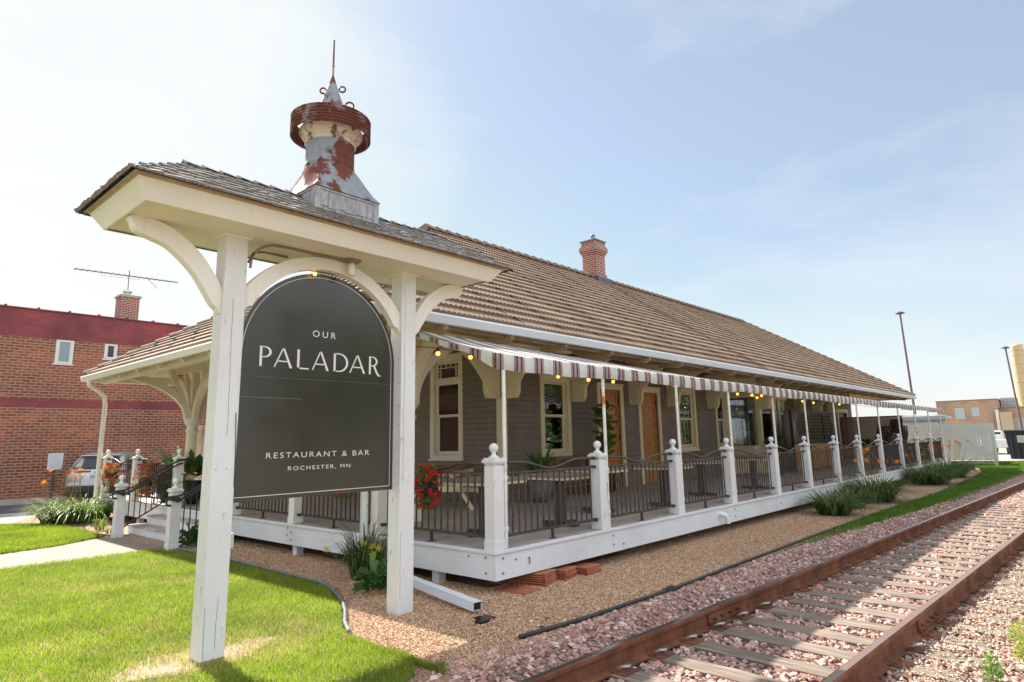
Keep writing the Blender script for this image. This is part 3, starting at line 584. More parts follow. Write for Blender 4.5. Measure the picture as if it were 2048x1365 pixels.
# underside
ud=MB(); o_=.10
A=[(EX0,EY0,EZ-o_),(EX1,EY0,EZ-o_),(EX1,EY1,EZ-o_),(EX0,EY1,EZ-o_),(EX0+HW,YM,RZ-o_),(EX1-HW,YM,RZ-o_)]
ud.add(A,[(0,1,5,4),(1,2,5),(2,3,4,5),(3,0,4)]); ud.build('eave_underside',noisy('eave_boards',[(.35,(.52,.44,.30)),(.65,(.64,.55,.38))],3,.7),roof,fixn=False)
def caps(name,a,b,r=.12):
    a=Vector(a);b=Vector(b);d=b-a;L=d.length;d.normalize(); side=d.cross(Vector((0,0,1))).normalized(); up=side.cross(d)
    mb=MB(); n=int(L/.36)
    for i in range(n):
        s0=i*L/n-.02; s1=(i+1)*L/n+.02
        for (s,rr) in (): pass
        vs=[]
        for s,rr,dz in ((s0,r*.98,.035),(s0,r*1.1,.045),(s0+.05,r*1.12,.04),(s1,r*.92,.012)):
            for j in range(9):
                t=math.pi*(j/8); t=math.pi*(-.05)+t*1.1; vs.append(a+d*s+side*math.cos(t)*rr+up*(math.sin(t)*rr*.75+dz-.02))
        fs=[(q*9+j,q*9+j+1,(q+1)*9+j+1,(q+1)*9+j) for q in range(3) for j in range(8)]
        fs.append(tuple(range(8,-1,-1)))
        mb.add(vs,fs,True)
    return mb.build(name,TILECAP,roof)
caps('ridge_cap',(EX0+HW,YM,RZ+.02),(EX1-HW,YM,RZ+.02),.13)
for (x,y,ax) in ((EX0,EY0,EX0+HW),(EX0,EY1,EX0+HW),(EX1,EY0,EX1-HW),(EX1,EY1,EX1-HW)): caps('hip_cap',(x,y,EZ+.02),(ax,YM,RZ+.02),.105)
# snow guards
sg=[]; cosP=math.cos(R(32.8)); sinP=math.sin(R(32.8))
for i,x in enumerate(np.arange(2.2,30,1.16)):
    for k in range(1,19):
        h=k*.352*cosP
        if h+EX0+.5>x or x>EX1-h-.5: continue
        if k>17: continue
        sg.append((x+(.10 if k%2 else 0)+k*.02,EY0+h-.12,EZ+(h-.12)*PT+.055,0))
for y in np.arange(11.6,3,-1.16):
    for k in (1,2,3): h=k*.352*cosP*1.4; sg.append((EX0+h,y-k*.2,EZ+h*PT+.055,1))
sg.sort(key=lambda p:(Vector(p[:3])-CAM).length)
def sgm(mb,p):
    x,y,z,q=p
    vs=[(-.03,-.05,0),(.03,-.05,0),(.03,.06,.02),(-.03,.06,.02),(-.03,-.05,.055),(.03,-.05,.055)]
    vs=[((x+b_ if q else x+a_),(y-a_ if q else y+b_),z+c_+(b_*PT if True else 0)) for a_,b_,c_ in vs]
    mb.add(vs,[(0,1,5,4),(4,5,2,3),(0,4,3),(1,2,5),(0,3,2,1)])
SGM=mk('snow_guard_metal',(.11,.085,.075),.5)[0]
for p in sg[:99]:
    mb=MB(); sgm(mb,p); mb.build('snow_guard',SGM,roof)
mb=MB()
for p in sg[99:]: sgm(mb,p)
o=mb.build('snow_guards',SGM,roof); o['kind']='stuff'
# gutters
def gutter(a,b,outd,m):
    pr=[(-.02,.0),(.10,.0),(.115,-.03),(.10,-.055),(.075,-.10),(.06,-.13),(-.02,-.13)]
    a=Vector(a);b=Vector(b); mb=MB(); vs=[]
    for p in (a,b): vs+=[(p.x+outd[0]*q+(0),p.y+outd[1]*q,p.z+h) for q,h in pr]
    n=len(pr); mb.add(vs,[(i,(i+1)%n,n+(i+1)%n,n+i) for i in range(n)]+[tuple(range(n)),tuple(range(2*n-1,n-1,-1))]); return mb.build('gutter',m,roof)
gutter((EX0-.1,EY0,EZ-.02),(EX1+.1,EY0,EZ-.02),(0,-1),GUT); gutter((EX0,EY0-.1,EZ-.022),(EX0,EY1+.1,EZ-.022),(-1,0),GUTC); gutter((EX0-.1,EY1,EZ-.02),(EX1+.1,EY1,EZ-.02),(0,1),GUTC); gutter((EX1,EY0,EZ-.022),(EX1,EY1,EZ-.022),(1,0),GUT)
# tan eave board behind the gutter with rafter feet
tb=MB(); tb.box(EX0+.3,EX1-.2,EY0+.17,EY0+.20,EZ-.18,EZ-.0); tb.add([(EX0+.3,EY0+.01,EZ-.15),(EX1,EY0+.01,EZ-.15),(EX1,EY0+.9,EZ-.10),(EX0+.3,EY0+.9,EZ-.10)],[(0,1,2,3)]); tb.build('eave_board',TANF,roof)
for i in range(22):
    x=.62+i*1.42; mb=MB(); mb.prism([(EY0+.02,EZ-.15),(EY0+.02,EZ-.20),(EY0+.12,EZ-.26),(EY0+.6,EZ-.22),(EY0+.6,EZ-.12)],lambda a,b,t:(t,a,b),x-.045,x+.045); mb.build('rafter_foot',TANF,roof)
# chimney
ch=MB(); cx,cy=12.95,YM; 
ch.box(cx-.285,cx+.285,cy-.285,cy+.285,RZ-.5,RZ+.85)
for i,(e,z0,z1) in enumerate(((.315,RZ+.85,RZ+.91),(.345,RZ+.91,RZ+.97),(.37,RZ+.97,RZ+1.11),(.34,RZ+1.11,RZ+1.17),(.305,RZ+1.17,RZ+1.33),(.325,RZ-.05,RZ+.12))): ch.box(cx-e,cx+e,cy-e,cy+e,z0,z1)
cho=ch.build('chimney',BRICKC,bld)
m=MB(); m.box(cx-.345,cx+.345,cy-.345,cy+.345,RZ+1.33,RZ+1.37); m.tube([(cx,cy,RZ+1.37),(cx,cy,RZ+1.62)],.07,12); m.lathe([(.09,RZ+1.58),(.09,RZ+1.63),(.01,RZ+1.64)],(cx,cy)); m.build('chimney_cap',mk('lead_cap',(.22,.23,.25),.5,.4)[0],cho)
m=MB(); m.box(cx-.39,cx+.39,cy-.44,cy+.44,RZ-.33,RZ-.03); m.build('flashing',mk('lead_flashing',(.10,.10,.12),.5,.3)[0],cho)
# porch columns with fan braces
def column(x,y,parent,full=True):
    mb=MB(); mb.box(x-.19,x+.19,y-.19,y+.19,DZ,DZ+.34); mb.box(x-.15,x+.15,y-.15,y+.15,DZ+.34,DZ+.40)
    mb.lathe([(.15,DZ+.40),(.135,DZ+.46),(.13,DZ+.6),(.125,2.08),(.15,2.10),(.15,2.14),(.125,2.16),(.125,2.24),(.17,2.29),(.20,2.36),(.20,2.42)],(x,y),20)
    c=mb.build('porch_column',CREAM,parent)
    mb=MB(); mb.box(x-.075,x+.075,y-.075,y+.075,2.42,3.62); mb.build('post_head',CREAM,c)
    for k,(dx,dy) in enumerate(((-1,0),(0,1),(0,-1),(1,0))):
        reach=1.85 if k==0 else (1.35 if k!=3 else 1.8); zt=3.42 if k in(0,) else 3.55
        n=14; outer=[];inner=[]
        for i in range(n+1):
            t=i/n*math.pi/2
            outer.append((.14+(reach)*(1-math.cos(t)),2.38+(zt-2.38)*math.sin(t))) 
            inner.append((.14+(reach-.05)*(1-math.cos(t))-.0,2.38+(zt-2.38)*math.sin(t)))
        # thick arc: offset along normal
        cen=outer; poly=[];poly2=[]
        for i,(a,b) in enumerate(cen):
            a0,b0=cen[max(i-1,0)];a1,b1=cen[min(i+1,n)]; tx,tz=a1-a0,b1-b0; l=math.hypot(tx,tz); nx_,nz_=-tz/l,tx/l
            poly.append((a+nx_*.10,b+nz_*.10)); poly2.append((a-nx_*.06,b-nz_*.06))
        m=MB(); nn_=(-dy,dx); m.prism(poly+poly2[::-1],lambda a,b,t:(x+dx*a+nn_[0]*t,y+dy*a+nn_[1]*t,b),-.065,.065); m.build('curved_brace',CREAM,c,bevel=.004)
        m=MB(); m.beam((x+dx*.10,y+dy*.10,2.5),(x+dx*.62,y+dy*.62,3.62),.105,.105,(-dy,dx,0)); m.build('straight_brace',CREAM,c,bevel=.004)
    return c
for (x,y) in ((1.2,11.7),(1.2,3.12),(4.4,11.9)): column(x,y,bld)
bm=MB(); bm.box(-.55,-.40,EY0+.3,EY1-.3,3.30,3.48); bm.box(1.12,1.28,EY0+.5,EY1-.5,3.60,3.78); bm.box(-.4,4.5,12.62,12.78,3.32,3.50); bm.box(-.4,4.5,2.2,2.34,3.36,3.5); bm.build('porch_beam',CREAM,bld,bevel=.005)
for i in range(9):
    y=EY0+1.2+i*1.2; m=MB(); hy=min(y-EY0,EY1-y); m.beam((EX0+.05,y,EZ-.18),(EX0+min(hy,4.2)+.05,y,EZ-.18+min(hy,4.2)*PT),.06,.12); m.build('rafter',CREAM,roof)
# downpipes
m=MB(); m.tube([(EX0-.06,EY1-.45,3.38),(EX0-.05,EY1-.45,3.25),(EX0+.25,EY1-.2,3.12),(.0,EY1+.65,3.0),(-.04,EY1+.80,2.85),(-.06,EY1+.86,.35)][0:3]+[(-.25,EY1+.35,3.02),(-.08,14.18,2.85),(-.08,14.22,.5)],.055,10); m.build('downpipe',CREAMW,bld)
m=MB(); m.tube([(EX0-.05,EY0+.75,3.38),(EX0-.05,EY0+.8,3.2),(-.2,2.38,3.0),(-.09,2.42,2.8),(-.09,2.42,.42),(-.16,2.30,.26),(-.30,2.0,.16)],.055,10); m.build('downpipe',WHITE,bld)
# ======================= DECK =======================
DX=29.35; DY=14.40
deck=empty('raised_deck',(0,0,0),'long white-skirted wooden deck wrapping the depot, with grey plank floor and ball-topped posts','deck')
m=MB(); m.box(.002,WX-.002,.002,DY,DZ-.04,DZ-.002); m.box(WX-.002,DX,.002,WY-.001,DZ-.04,DZ-.002); m.build('deck_floor',DECK,deck)
m=MB(); m.box(-.035,DX+.03,-.035,.0,DZ-.04,DZ+.0); m.box(-.035,.0,.0,DY,DZ-.04,DZ); m.build('deck_nosing',WHITEX,deck,bevel=.005)
m=MB(); xs=[0,1.72,5.1,9.0,13.2,17.4,21.6,25.4,DX]
for a,b in zip(xs,xs[1:]): m.box(a+.002-.015*(a==0),b-.002,-.014,.02,DZ-.325,DZ-.042)
m.build('skirt_board',WHITEX,deck,bevel=.004)
m=MB(); ys=[.022,4.6,6.65,9.5,12.2,DY]
for a,b in zip(ys,ys[1:]): m.box(-.014,.02,a+.002,b-.002,DZ-.325,DZ-.042)
m.build('skirt_board',WHITEX,deck,bevel=.004)
BOLT=mk('galvanised_bolt',(.35,.36,.38),.4,.8)[0]
m=MB()
for (x,z) in ((.10,.40),(.10,.24),(.32,.36),(2.35,.39),(2.35,.27),(2.6,.25),(6.4,.38),(6.4,.26),(8.7,.3)): m.tube([(x,-.014,z),(x,-.028,z)],.013,8)
for (y,z) in ((.14,.41),(.14,.24),(.42,.40),(4.58,.42),(4.48,.36),(4.60,.31),(4.48,.25),(6.6,.4),(6.6,.3)): m.tube([(-.014,y,z),(-.028,y,z)],.013,8)
m.build('skirt_bolt',BOLT,deck)
m=MB(); m.tube([(.55,-.014,.35),(.55,-.03,.35),(.55,-.035,.31),(.55,-.03,.28)],.008,6); m.build('hook',mk('hook_rust',(.2,.12,.08),.7)[0],deck)
for x,y in [(x,.96) for x in np.arange(1.15,12,2.15)]+[(.12,y) for y in (1.10,4.48,8.2,11.5,13.9)]:
    m=MB(); m.box(x-.06,x+.06,y-.06,y+.06,-.1,.2); m.build('deck_pier',WHITEX,deck)
m=MB(); m.box(.5,DX,1.0,1.06,-.1,.45); m.box(.9,.96,1,DY-.2,-.1,.45); m.build('underdeck_shade_sheet',DARK,deck)  # dark sheets set back under the deck, standing in for its shade
XS=[.08,2.20,4.39,6.47,8.74,10.83,13.13,15.36,17.81,20.6,23.3,26.0,28.65]
YS=[2.32,4.54,6.70,9.42,11.92,14.12]
def newel(x,y,z0,h,parent,name='newel_post',mat=WHITE,w=.082):
    m=MB(); m.box(x-w,x+w,y-w,y+w,z0+.0,z0+h-.09)
    m.box(x-w+.012,x+w-.012,y-w+.012,y+w-.012,z0+h-.09,z0+h-.075)
    m.box(x-w-.004,x+w+.004,y-w-.004,y+w+.004,z0+h-.075,z0+h-.055); m.box(x-w-.022,x+w+.022,y-w-.022,y+w+.022,z0+h-.055,z0+h-.02); m.box(x-w-.006,x+w+.006,y-w-.006,y+w+.006,z0+h-.02,z0+h)
    m.box(x-w-.008,x+w+.008,y-w-.008,y+w+.008,z0,z0+.10)
    p=m.build(name,mat,parent,bevel=.006)
    b=MB(); b.lathe([(.001,z0+h),(.062,z0+h),(.064,z0+h+.012),(.045,z0+h+.022),(.028,z0+h+.035),(.024,z0+h+.05),(.028,z0+h+.062)]+[(max(.056*math.sin(t),.001),z0+h+.115-.056*math.cos(t)) for t in np.linspace(.5,math.pi,9)],(x,y),20)
    b.build('ball_finial',mat,p); return p
PH=1.03
for i,x in enumerate(XS): newel(x,.085,DZ,PH,deck)
for y in YS: newel(.085,y,DZ,PH,deck,mat=CREAMW)
newel(DX-.1,2.0,DZ-.45,PH,deck)
def railing(a,b,parent,mat,nb=None,foot=True,dense=False):
    """a,b: (x,y) of post faces; wavy top bar, level bars and balusters"""
    a=Vector((a[0],a[1],0));b=Vector((b[0],b[1],0)); L=(b-a).length; d=(b-a)/L
    P=lambda s,z:(a.x+d.x*s,a.y+d.y*s,DZ+z)
    m=MB(); tz=.845; m.beam(P(-.01,tz),P(L+.01,tz),.04,.022); m.beam(P(-.01,.13),P(L+.01,.13),.022,.032)
    pts=[]
    for i in range(25):
        t=i/24; w=0 if t<.2 or t>.8 else -.095*(.5-.5*math.cos((t-.2)/.6*2*math.pi)); pts.append(P(-.01+t*(L+.02),.965+w))
    n=nb or int(round(L/.118)); 
    rp=m.build('railing_panel',mat,parent)
    q=MB(); q.tube(pts,.017,8); q.build('wavy_top_rail',mat,rp)
    q=MB()
    for i in range(1,n):
        s=L*i/n; x,y,_=P(s,0)
        z0,z1=DZ+.145,DZ+tz-.01
        if i%5 in(2,3):   # twisted bars
            k=18; vs=[];fs=[]; r=.0095
            for j in range(k+1):
                z=z0+(z1-z0)*j/k; an=(min(max((j/k-.2)/.6,0),1))*math.pi*3
                for c in range(4): vs.append((x+r*1.3*math.cos(an+c*math.pi/2+.78),y+r*1.3*math.sin(an+c*math.pi/2+.78),z))
            fs=[(j*4+c,j*4+(c+1)%4,(j+1)*4+(c+1)%4,(j+1)*4+c) for j in range(k) for c in range(4)]; q.add(vs,fs)
        else: q.box(x-.0085,x+.0085,y-.0085,y+.0085,z0,z1)
    q.build('balusters',mat,rp)
    q=MB()
    for s,e in ((0,1),(L,-1)):
        for z in (.965,.845,.13):
            q.beam(P(s-.012*e,z),P(s+.07*e,z),.05,.04)
    q.build('rail_brackets',BLACK if mat is IRON else IRON,rp)
    if foot: q=MB(); x,y,_=P(L/2,0); q.box(x-.014,x+.014,y-.014,y+.014,DZ+.008,DZ+.12); q.box(x-.05,x+.05,y-.03,y+.03,DZ,DZ+.008); q.build('railing_foot',IRON,rp)
    return rp
for i in range(len(XS)-1): railing((XS[i]+.085,.085),(XS[i+1]-.085,.085),deck,IRONB)
for i in range(7,len(XS)-1):
    m=MB(); m.box(XS[i]+.10,XS[i+1]-.10,.115,.125,DZ+.12,DZ+.83); m.build('mesh_screen',mk('black_mesh',(.03,.03,.033),.6)[0] if i==7 else bpy.data.materials['black_mesh'],deck)
ya_=[.085]+YS
for i in range(len(ya_)-1):
    if i==3: continue
    railing((.085,ya_[i]+.085),(.085,ya_[i+1]-.085),deck,IRONB if i==0 else IRON)
# railing across the near end of the wing beyond the steps
# steps
STX=[(-.30,.335),(-.60,.17)]
m=MB(); 
m.box(-.32,-.016,7.0,9.85,.305,.335); m.box(-.64,-.30,6.95,9.95,.14,.17); st=m.build('step_treads',noisy('step_tread_worn',[(.35,(.36,.24,.19)),(.6,(.55,.50,.47))],4,.8,(1,1,1)),deck,bevel=.005)
m=MB(); m.box(-.30,-.27,7.0,9.85,.165,.305); m.box(-.62,-.59,6.95,9.95,.0,.14)
for y in (7.0,9.83): m.box(-.29,-.016,y,y+.02,.0,.305)
for y in (6.95,9.93): m.box(-.60,-.28,y,y+.02,0,.14)
m.build('step_risers',WHITEX,deck)
for y in (6.66,9.40):
    newel(-.98,y,0.0,1.03,deck,'step_post',mat=WHITE if y<8 else WHITE)
    m=MB(); sgn=1
    for dz in (0,-.075): m.tube([(-1.12,y-.06,.89+dz*.5),(-.98,y-.11,.90+dz),(-.80,y-.11,.95+dz),(.02,y-.11,1.44+dz),(.12,y-.11,1.46+dz)],.017,8)
    m.tube([(-1.02,y-.11,.86),(-1.12,y-.11,.86),(-1.16,y-.11,.82),(-1.14,y-.11,.76),(-1.08,y-.11,.75)],.02,8)
    m.tube([(.0,y-.11,1.46),(.25,y-.11,1.46),(.33,y-.11,1.42),(.34,y-.11,1.33),(.28,y-.11,1.30)],.018,8)
    m.tube([(-.98,y-.14,.84),(-.98,y-.16,.84)],.045,14)
    hr=m.build('stair_handrail',IRON,deck)
    m=MB(); m.beam((-.92,y-.0,.16),(.02,y-.0,.72),.02,.025); m.beam((-.92,y,.82),(.02,y,1.34),.02,.02)
    for i in range(1,9): s=i/9; m.box(-.92+.94*s-.008,-.92+.94*s+.008,y-.008,y+.008,.16+.56*s,.82+.52*s)
    m.build('stair_balusters',IRON,hr)
# PVC drain elbow
m=MB(); m.tube([(5.74,.05,.36),(5.74,-.06,.36),(5.76,-.12,.34),(5.78,-.14,.28),(5.78,-.145,.2)],.045,14); m.build('drain_elbow',PLASTW,deck)

# ======================= AWNING =======================
aw=empty('striped_awning',(0,0,0),'red, black and cream striped canvas awning over the trackside deck','awning')
AX1=29.7; AZ=2.755; 
n=240; xs=np.linspace(.0,AX1,n+1)
bz=lambda x:3.25-.0215*x+.0003*x*x
top=MB(); vs=[]
rows=7
for i,x in enumerate(xs):
    for j in range(rows):
        t=j/(rows-1); y=-.0+t*1.58; sag=-.03*math.sin(math.pi*t)*(.6+.4*math.sin(x*2.9)); vs.append((x,y,AZ+(bz(x)-AZ)*t+sag+.006*math.sin(x*8.1)*(1-t)))
top.add(vs,[(i*rows+j,(i+1)*rows+j,(i+1)*rows+j+1,i*rows+j+1) for i in range(n) for j in range(rows-1)],True); top.build('canopy',CANT,aw,fixn=False)
va=MB(); vs=[]; nv=600; xs2=np.linspace(0,AX1,nv+1)
for x in xs2:
    fl_=.014*math.sin(x*7.3)+.012*math.sin(x*17+1)+.01*math.sin(x*3.1+.5)
    bot=AZ-.185-.018*(math.sin(x*1.46)+.3*math.sin(x*5.1))
    for t in (0,.35,.7,1): vs.append((x+(.06+.05*math.sin(x*.9))*t*.6,-.006+fl_*t-.02*math.sin(t*3.1),AZ+(bot-AZ)*t+.004*math.sin(x*8)))
va.add(vs,[(i*4+j,(i+1)*4+j,(i+1)*4+j+1,i*4+j+1) for i in range(nv) for j in range(3)],True); va.build('valance',CANV,aw,fixn=False)
va=MB(); vs=[]; nv=60
for i in range(nv+1):
    t=i/nv; y=t*1.58; z=AZ+(bz(0)-AZ)*t-.03*math.sin(math.pi*t); dpt=.075+.11*max(0,1-t/.3)**1.5
    for s in (0,.5,1): vs.append((-.004-.02*math.sin(y*9)*s,y,z+.004-dpt*s))
va.add(vs,[(i*3+j,(i+1)*3+j,(i+1)*3+j+1,i*3+j+1) for i in range(nv) for j in range(2)],True); va.build('valance',CANV,aw,fixn=False)
POLE=rustmat('pole_paint_rust',(.74,.73,.72),(.50,.19,.05),.60,.66,1.6,0,.5,seed=2.2)
for i,x in enumerate(XS):
    px=x+.085+.045; y=.03; m=MB(); m.tube([(px,y,DZ),(px,y,AZ-.05)],.024,10); pl=m.build('awning_pole',POLE,aw)
    for zc_ in (.2,.78): m=MB(); m.box(px-.05,px+.03,y-.02,y+.03,DZ+zc_,DZ+zc_+.04); m.build('pole_clip',WHITE,pl)
m=MB(); m.tube([(.05,.03,AZ-.04),(AX1-.05,.03,AZ-.04)],.02,8); m.tube([(.05,.03,AZ-.04),(.05,1.5,3.14)],.02,8)
for x in XS[1:]: m.tube([(x+.13,.03,AZ-.05),(x+.13,1.5,bz(x)-.09)],.016,6)
m.build('awning_frame',mk('awning_frame_paint',(.6,.58,.55),.5)[0],aw)

# ======================= STRING LIGHTS =======================
sl=empty('string_lights',(0,0,0),'string of warm glowing globe bulbs hung under the awning and eaves','string lights')
bp=[(.88,2.0,3.03),(1.56,2.0,3.03),(3.79,2.0,2.86),(4.74,2.0,2.85),(5.60,2.0,2.86),(12.7,2.0,2.86),(13.05,2.0,2.80),(13.4,2.0,2.87),(11.7,2.0,2.85),(21.0,2.0,2.83),(23.2,2.0,2.78),(18.0,2.0,2.80),(16.9,2.0,2.82),(8.2,2.0,2.9),(-.3,4.6,3.1)]
wp=sorted(bp[:-1]); pts=[(-.4,2.0,3.15)]
for p in wp: pts.append((p[0],p[1],p[2]+.085))
m=MB(); full=[]
for a,b in zip(pts,pts[1:]+[(29,2,2.95)]):
    for i in range(6): t=i/6; full.append((a[0]+(b[0]-a[0])*t,a[1],a[2]+(b[2]-a[2])*t-.05*math.sin(math.pi*t)*min(1,(b[0]-a[0])/2)))
m.tube(full,.006,5); m.build('wire',BLACK,sl)
for p in bp:
    m=MB(); m.ball(p,.034,12,8); b=m.build('bulb',BULB,sl); m=MB(); m.tube([(p[0],p[1],p[2]+.03),(p[0],p[1],p[2]+.09)],.018,8); m.build('socket',BLACK,b)

# ======================= SIGN =======================
sg_=empty('restaurant_sign',(0,0,0),'white two-post sign with shingled hipped roof, rusty metal cupola and black arched sign board','sign')
SM_Y=.338
for k,(x0,z0) in enumerate(((-3.12,0),(-1.175,0))):
    m=MB(); m.box(x0,x0+.195,SM_Y-.095,SM_Y+.10,z0-.2,3.58); p=m.build('sign_post',WHITE,sg_,bevel=.006)
    m=MB(); m.box(x0-.025,x0+.22,SM_Y-.12,SM_Y+.125,3.555,3.58); m.build('post_collar',CREAMW,p)
    CR=mk('dark_crack',(.05,.045,.04),.9)[0]
    m=MB()
    for (cxx,zs) in (((.085,(3.0,1.75)),(.015,(.45,.02)),(.12,(.5,.05))) if k==0 else ((.035,(3.4,1.3)),(.02,(.8,.1)))):
        z,ze=zs; x=x0+cxx; pts=[]
        while z>ze: pts.append((x,SM_Y-.0962,z)); x+=rng.uniform(-.004,.004); x=max(x0+.012,x); z-=rng.uniform(.05,.12)
        for i in range(len(pts)-1):
            a,b=pts[i],pts[i+1]; wdt=.0014; m.add([(a[0]-wdt,a[1],a[2]),(a[0]+wdt,a[1],a[2]),(b[0]+wdt,b[1],b[2]),(b[0]-wdt,b[1],b[2])],[(0,1,2,3)])
    m.build('split_crack',CR,p)
    if k==0:
        m=MB(); pr=[]
        m.box(x0-.0015,x0+.1965,SM_Y-.0965,SM_Y+.1015,-.02,.045); m.build('bare_post_foot',noisy('rotten_wood',[(.3,(.22,.17,.12)),(.7,(.5,.42,.33))],9,.9,(3,3,.6)),p)
    else:
        m=MB(); 
        for z in (1.3,1.5,1.9,2.1,2.35,2.6): m.box(x0-.004,x0,SM_Y-.06,SM_Y-.05,z,z+.012)
        m.build('post_fixings',mk('fixing_rust',(.25,.14,.08),.8)[0],p)
    for (cz,dx) in ((1.53,.03),(1.53,.12)):
        m=MB(); m.tube([(x0+dx,SM_Y-.095,cz),(x0+dx,SM_Y-.0985,cz)],.006,8); m.build('post_screw',BOLT,p)
# soffit + flared fascia
sx0,sx1,sy0,sy1,szf=-3.92,-.21,-.16,.835,3.575
fx0,fx1,fy0,fy1,fzt=-4.01,-.075,-.255,.935,3.705
m=MB(); m.box(sx0+.01,sx1-.01,sy0+.01,sy1-.01,szf,szf+.02); m.build('soffit',SOFF,sg_)
m=MB(); lo=[(sx0,sy0),(sx1,sy0),(sx1,sy1),(sx0,sy1)]; hi=[(fx0,fy0),(fx1,fy0),(fx1,fy1),(fx0,fy1)]
vs=[(x,y,szf-.015) for x,y in lo]+[(x,y,fzt) for x,y in hi]; m.add(vs,[(i,(i+1)%4,4+(i+1)%4,4+i) for i in range(4)])
vs=[(x+(.02 if x<-2 else -.02),y+(.02 if y<.3 else -.02),szf-.015) for x,y in lo]; m.add([(x,y,szf-.015) for x,y in lo]+vs,[(i,(i+1)%4,4+(i+1)%4,4+i) for i in range(4)]); m.build('fascia',CREAMW,sg_)
m=MB(); e=.03; hi2=[(fx0-e,fy0-e),(fx1+e,fy0-e),(fx1+e,fy1+e),(fx0-e,fy1+e)]
m.add([(x,y,fzt) for x,y in hi]+[(x,y,fzt+.03) for x,y in hi2],[(i,(i+1)%4,4+(i+1)%4,4+i) for i in range(4)]+[(4,5,6,7)]); m.build('raw_edge_board',noisy('raw_tan_edge',[(.3,(.36,.23,.13)),(.7,(.52,.36,.22))],5,.8),sg_)
# shingled hip roof: individual shakes
ry0,ry1,rx0,rx1,rz0=-.325,1.0,-4.07,.01,3.722; rm=.34; rh=.43; run=rm-ry0; slope=rh/run
sh=MB()
def shakes(org,u,v2,length,ncs=7,lf=0):
    cs=math.hypot(run,rh)/ncs; cP=run/math.hypot(run,rh); sP=rh/math.hypot(run,rh); upv=Vector((-v2[0]*sP,-v2[1]*sP,cP))
    for k in range(ncs):
        s0=k*cs-.02; s1=(k+1)*cs+.05; h0=s0*cP; ht=min(s1,ncs*cs)*cP; a=max(h0,0); pos=a-.05+rng.uniform(-.05,0)
        while pos<length-a:
            w=rng.uniform(.07,.16); x0=max(pos,a-.01); x1=min(pos+w-.004,length-a+.01); pos+=w
            if x1-x0<.015: continue
            mid=(x0+x1)/2; ej=rng.uniform(-.006,.006); lift=.020+lf+rng.uniform(0,.008); tw=rng.uniform(-.006,.006)
            def Q(x,s,o):
                hh=s*cP; xx=min(max(x,hh*1.0-.01),length-hh*1.0+.01); return Vector(org)+Vector((u[0],u[1],0))*xx+Vector((v2[0],v2[1],0))*hh+Vector((0,0,s*sP))+upv*o
            s1c=min(s1,ncs*cs)
            A=[Q(x0,s0+ej,.004),Q(x1,s0+ej,.004),Q(x0,s0+ej,lift+tw),Q(x1,s0+ej,lift-tw),Q(x0,s1c,.006),Q(x1,s1c,.006)]
            sh.add(A,[(0,1,3,2),(2,3,5,4),(0,2,4),(1,5,3)])
shakes((rx0,ry0,rz0),(1,0),(0,1),rx1-rx0); shakes((rx1,ry1,rz0),(-1,0),(0,-1),rx1-rx0); shakes((rx0,ry1,rz0),(0,-1),(1,0),ry1-ry0,7,.010); shakes((rx1,ry0,rz0),(0,1),(-1,0),ry1-ry0)
rf=sh.build('shingle_roof',SHING,sg_)
m=MB(); A=[(rx0+.02,ry0+.02,rz0-.0),(rx1-.02,ry0+.02,rz0),(rx1-.02,ry1-.02,rz0),(rx0+.02,ry1-.02,rz0),(rx0+run,rm,rz0+rh-.005),(rx1-run,rm,rz0+rh-.005)]; m.add(A,[(0,1,5,4),(1,2,5),(2,3,4,5),(3,0,4),(0,3,2,1)]); m.build('roof_deck',SHING,rf)
m=MB(); x=rx0+run-.1
while x<rx1-run+.05:
    L=.16; z=rz0+rh
    for s in (-1,1): m.add([(x,rm,z+.035),(x+L+.05,rm,z+.012),(x+L+.05,rm+s*.085,z-.035),(x,rm+s*.09,z-.018)],[(0,1,2,3)]); m.add([(x,rm,z+.035),(x,rm+s*.09,z-.018),(x,rm+s*.09,z-.035),(x,rm,z+.015)],[(0,1,2,3)])
    x+=L
m.build('ridge_shakes',SHING,rf,fixn=False)
FLASH=mk('hip_flashing',(.045,.055,.075),.35,.3)[0]; FLG=mk('green_hip_flashing',(.04,.085,.07),.45,.2)[0]
for (x,y,ax,mt) in ((rx0,ry0,rx0+run,FLASH),(rx0,ry1,rx0+run,FLASH),(rx1,ry0,rx1-run,FLG),(rx1,ry1,rx1-run,FLG)):
    dzf=.012 if y<rm else .004; m=MB(); m.beam((x,y,rz0+dzf),(ax,rm,rz0+rh+dzf),.05,.012); m.build('hip_flashing',mt,rf)
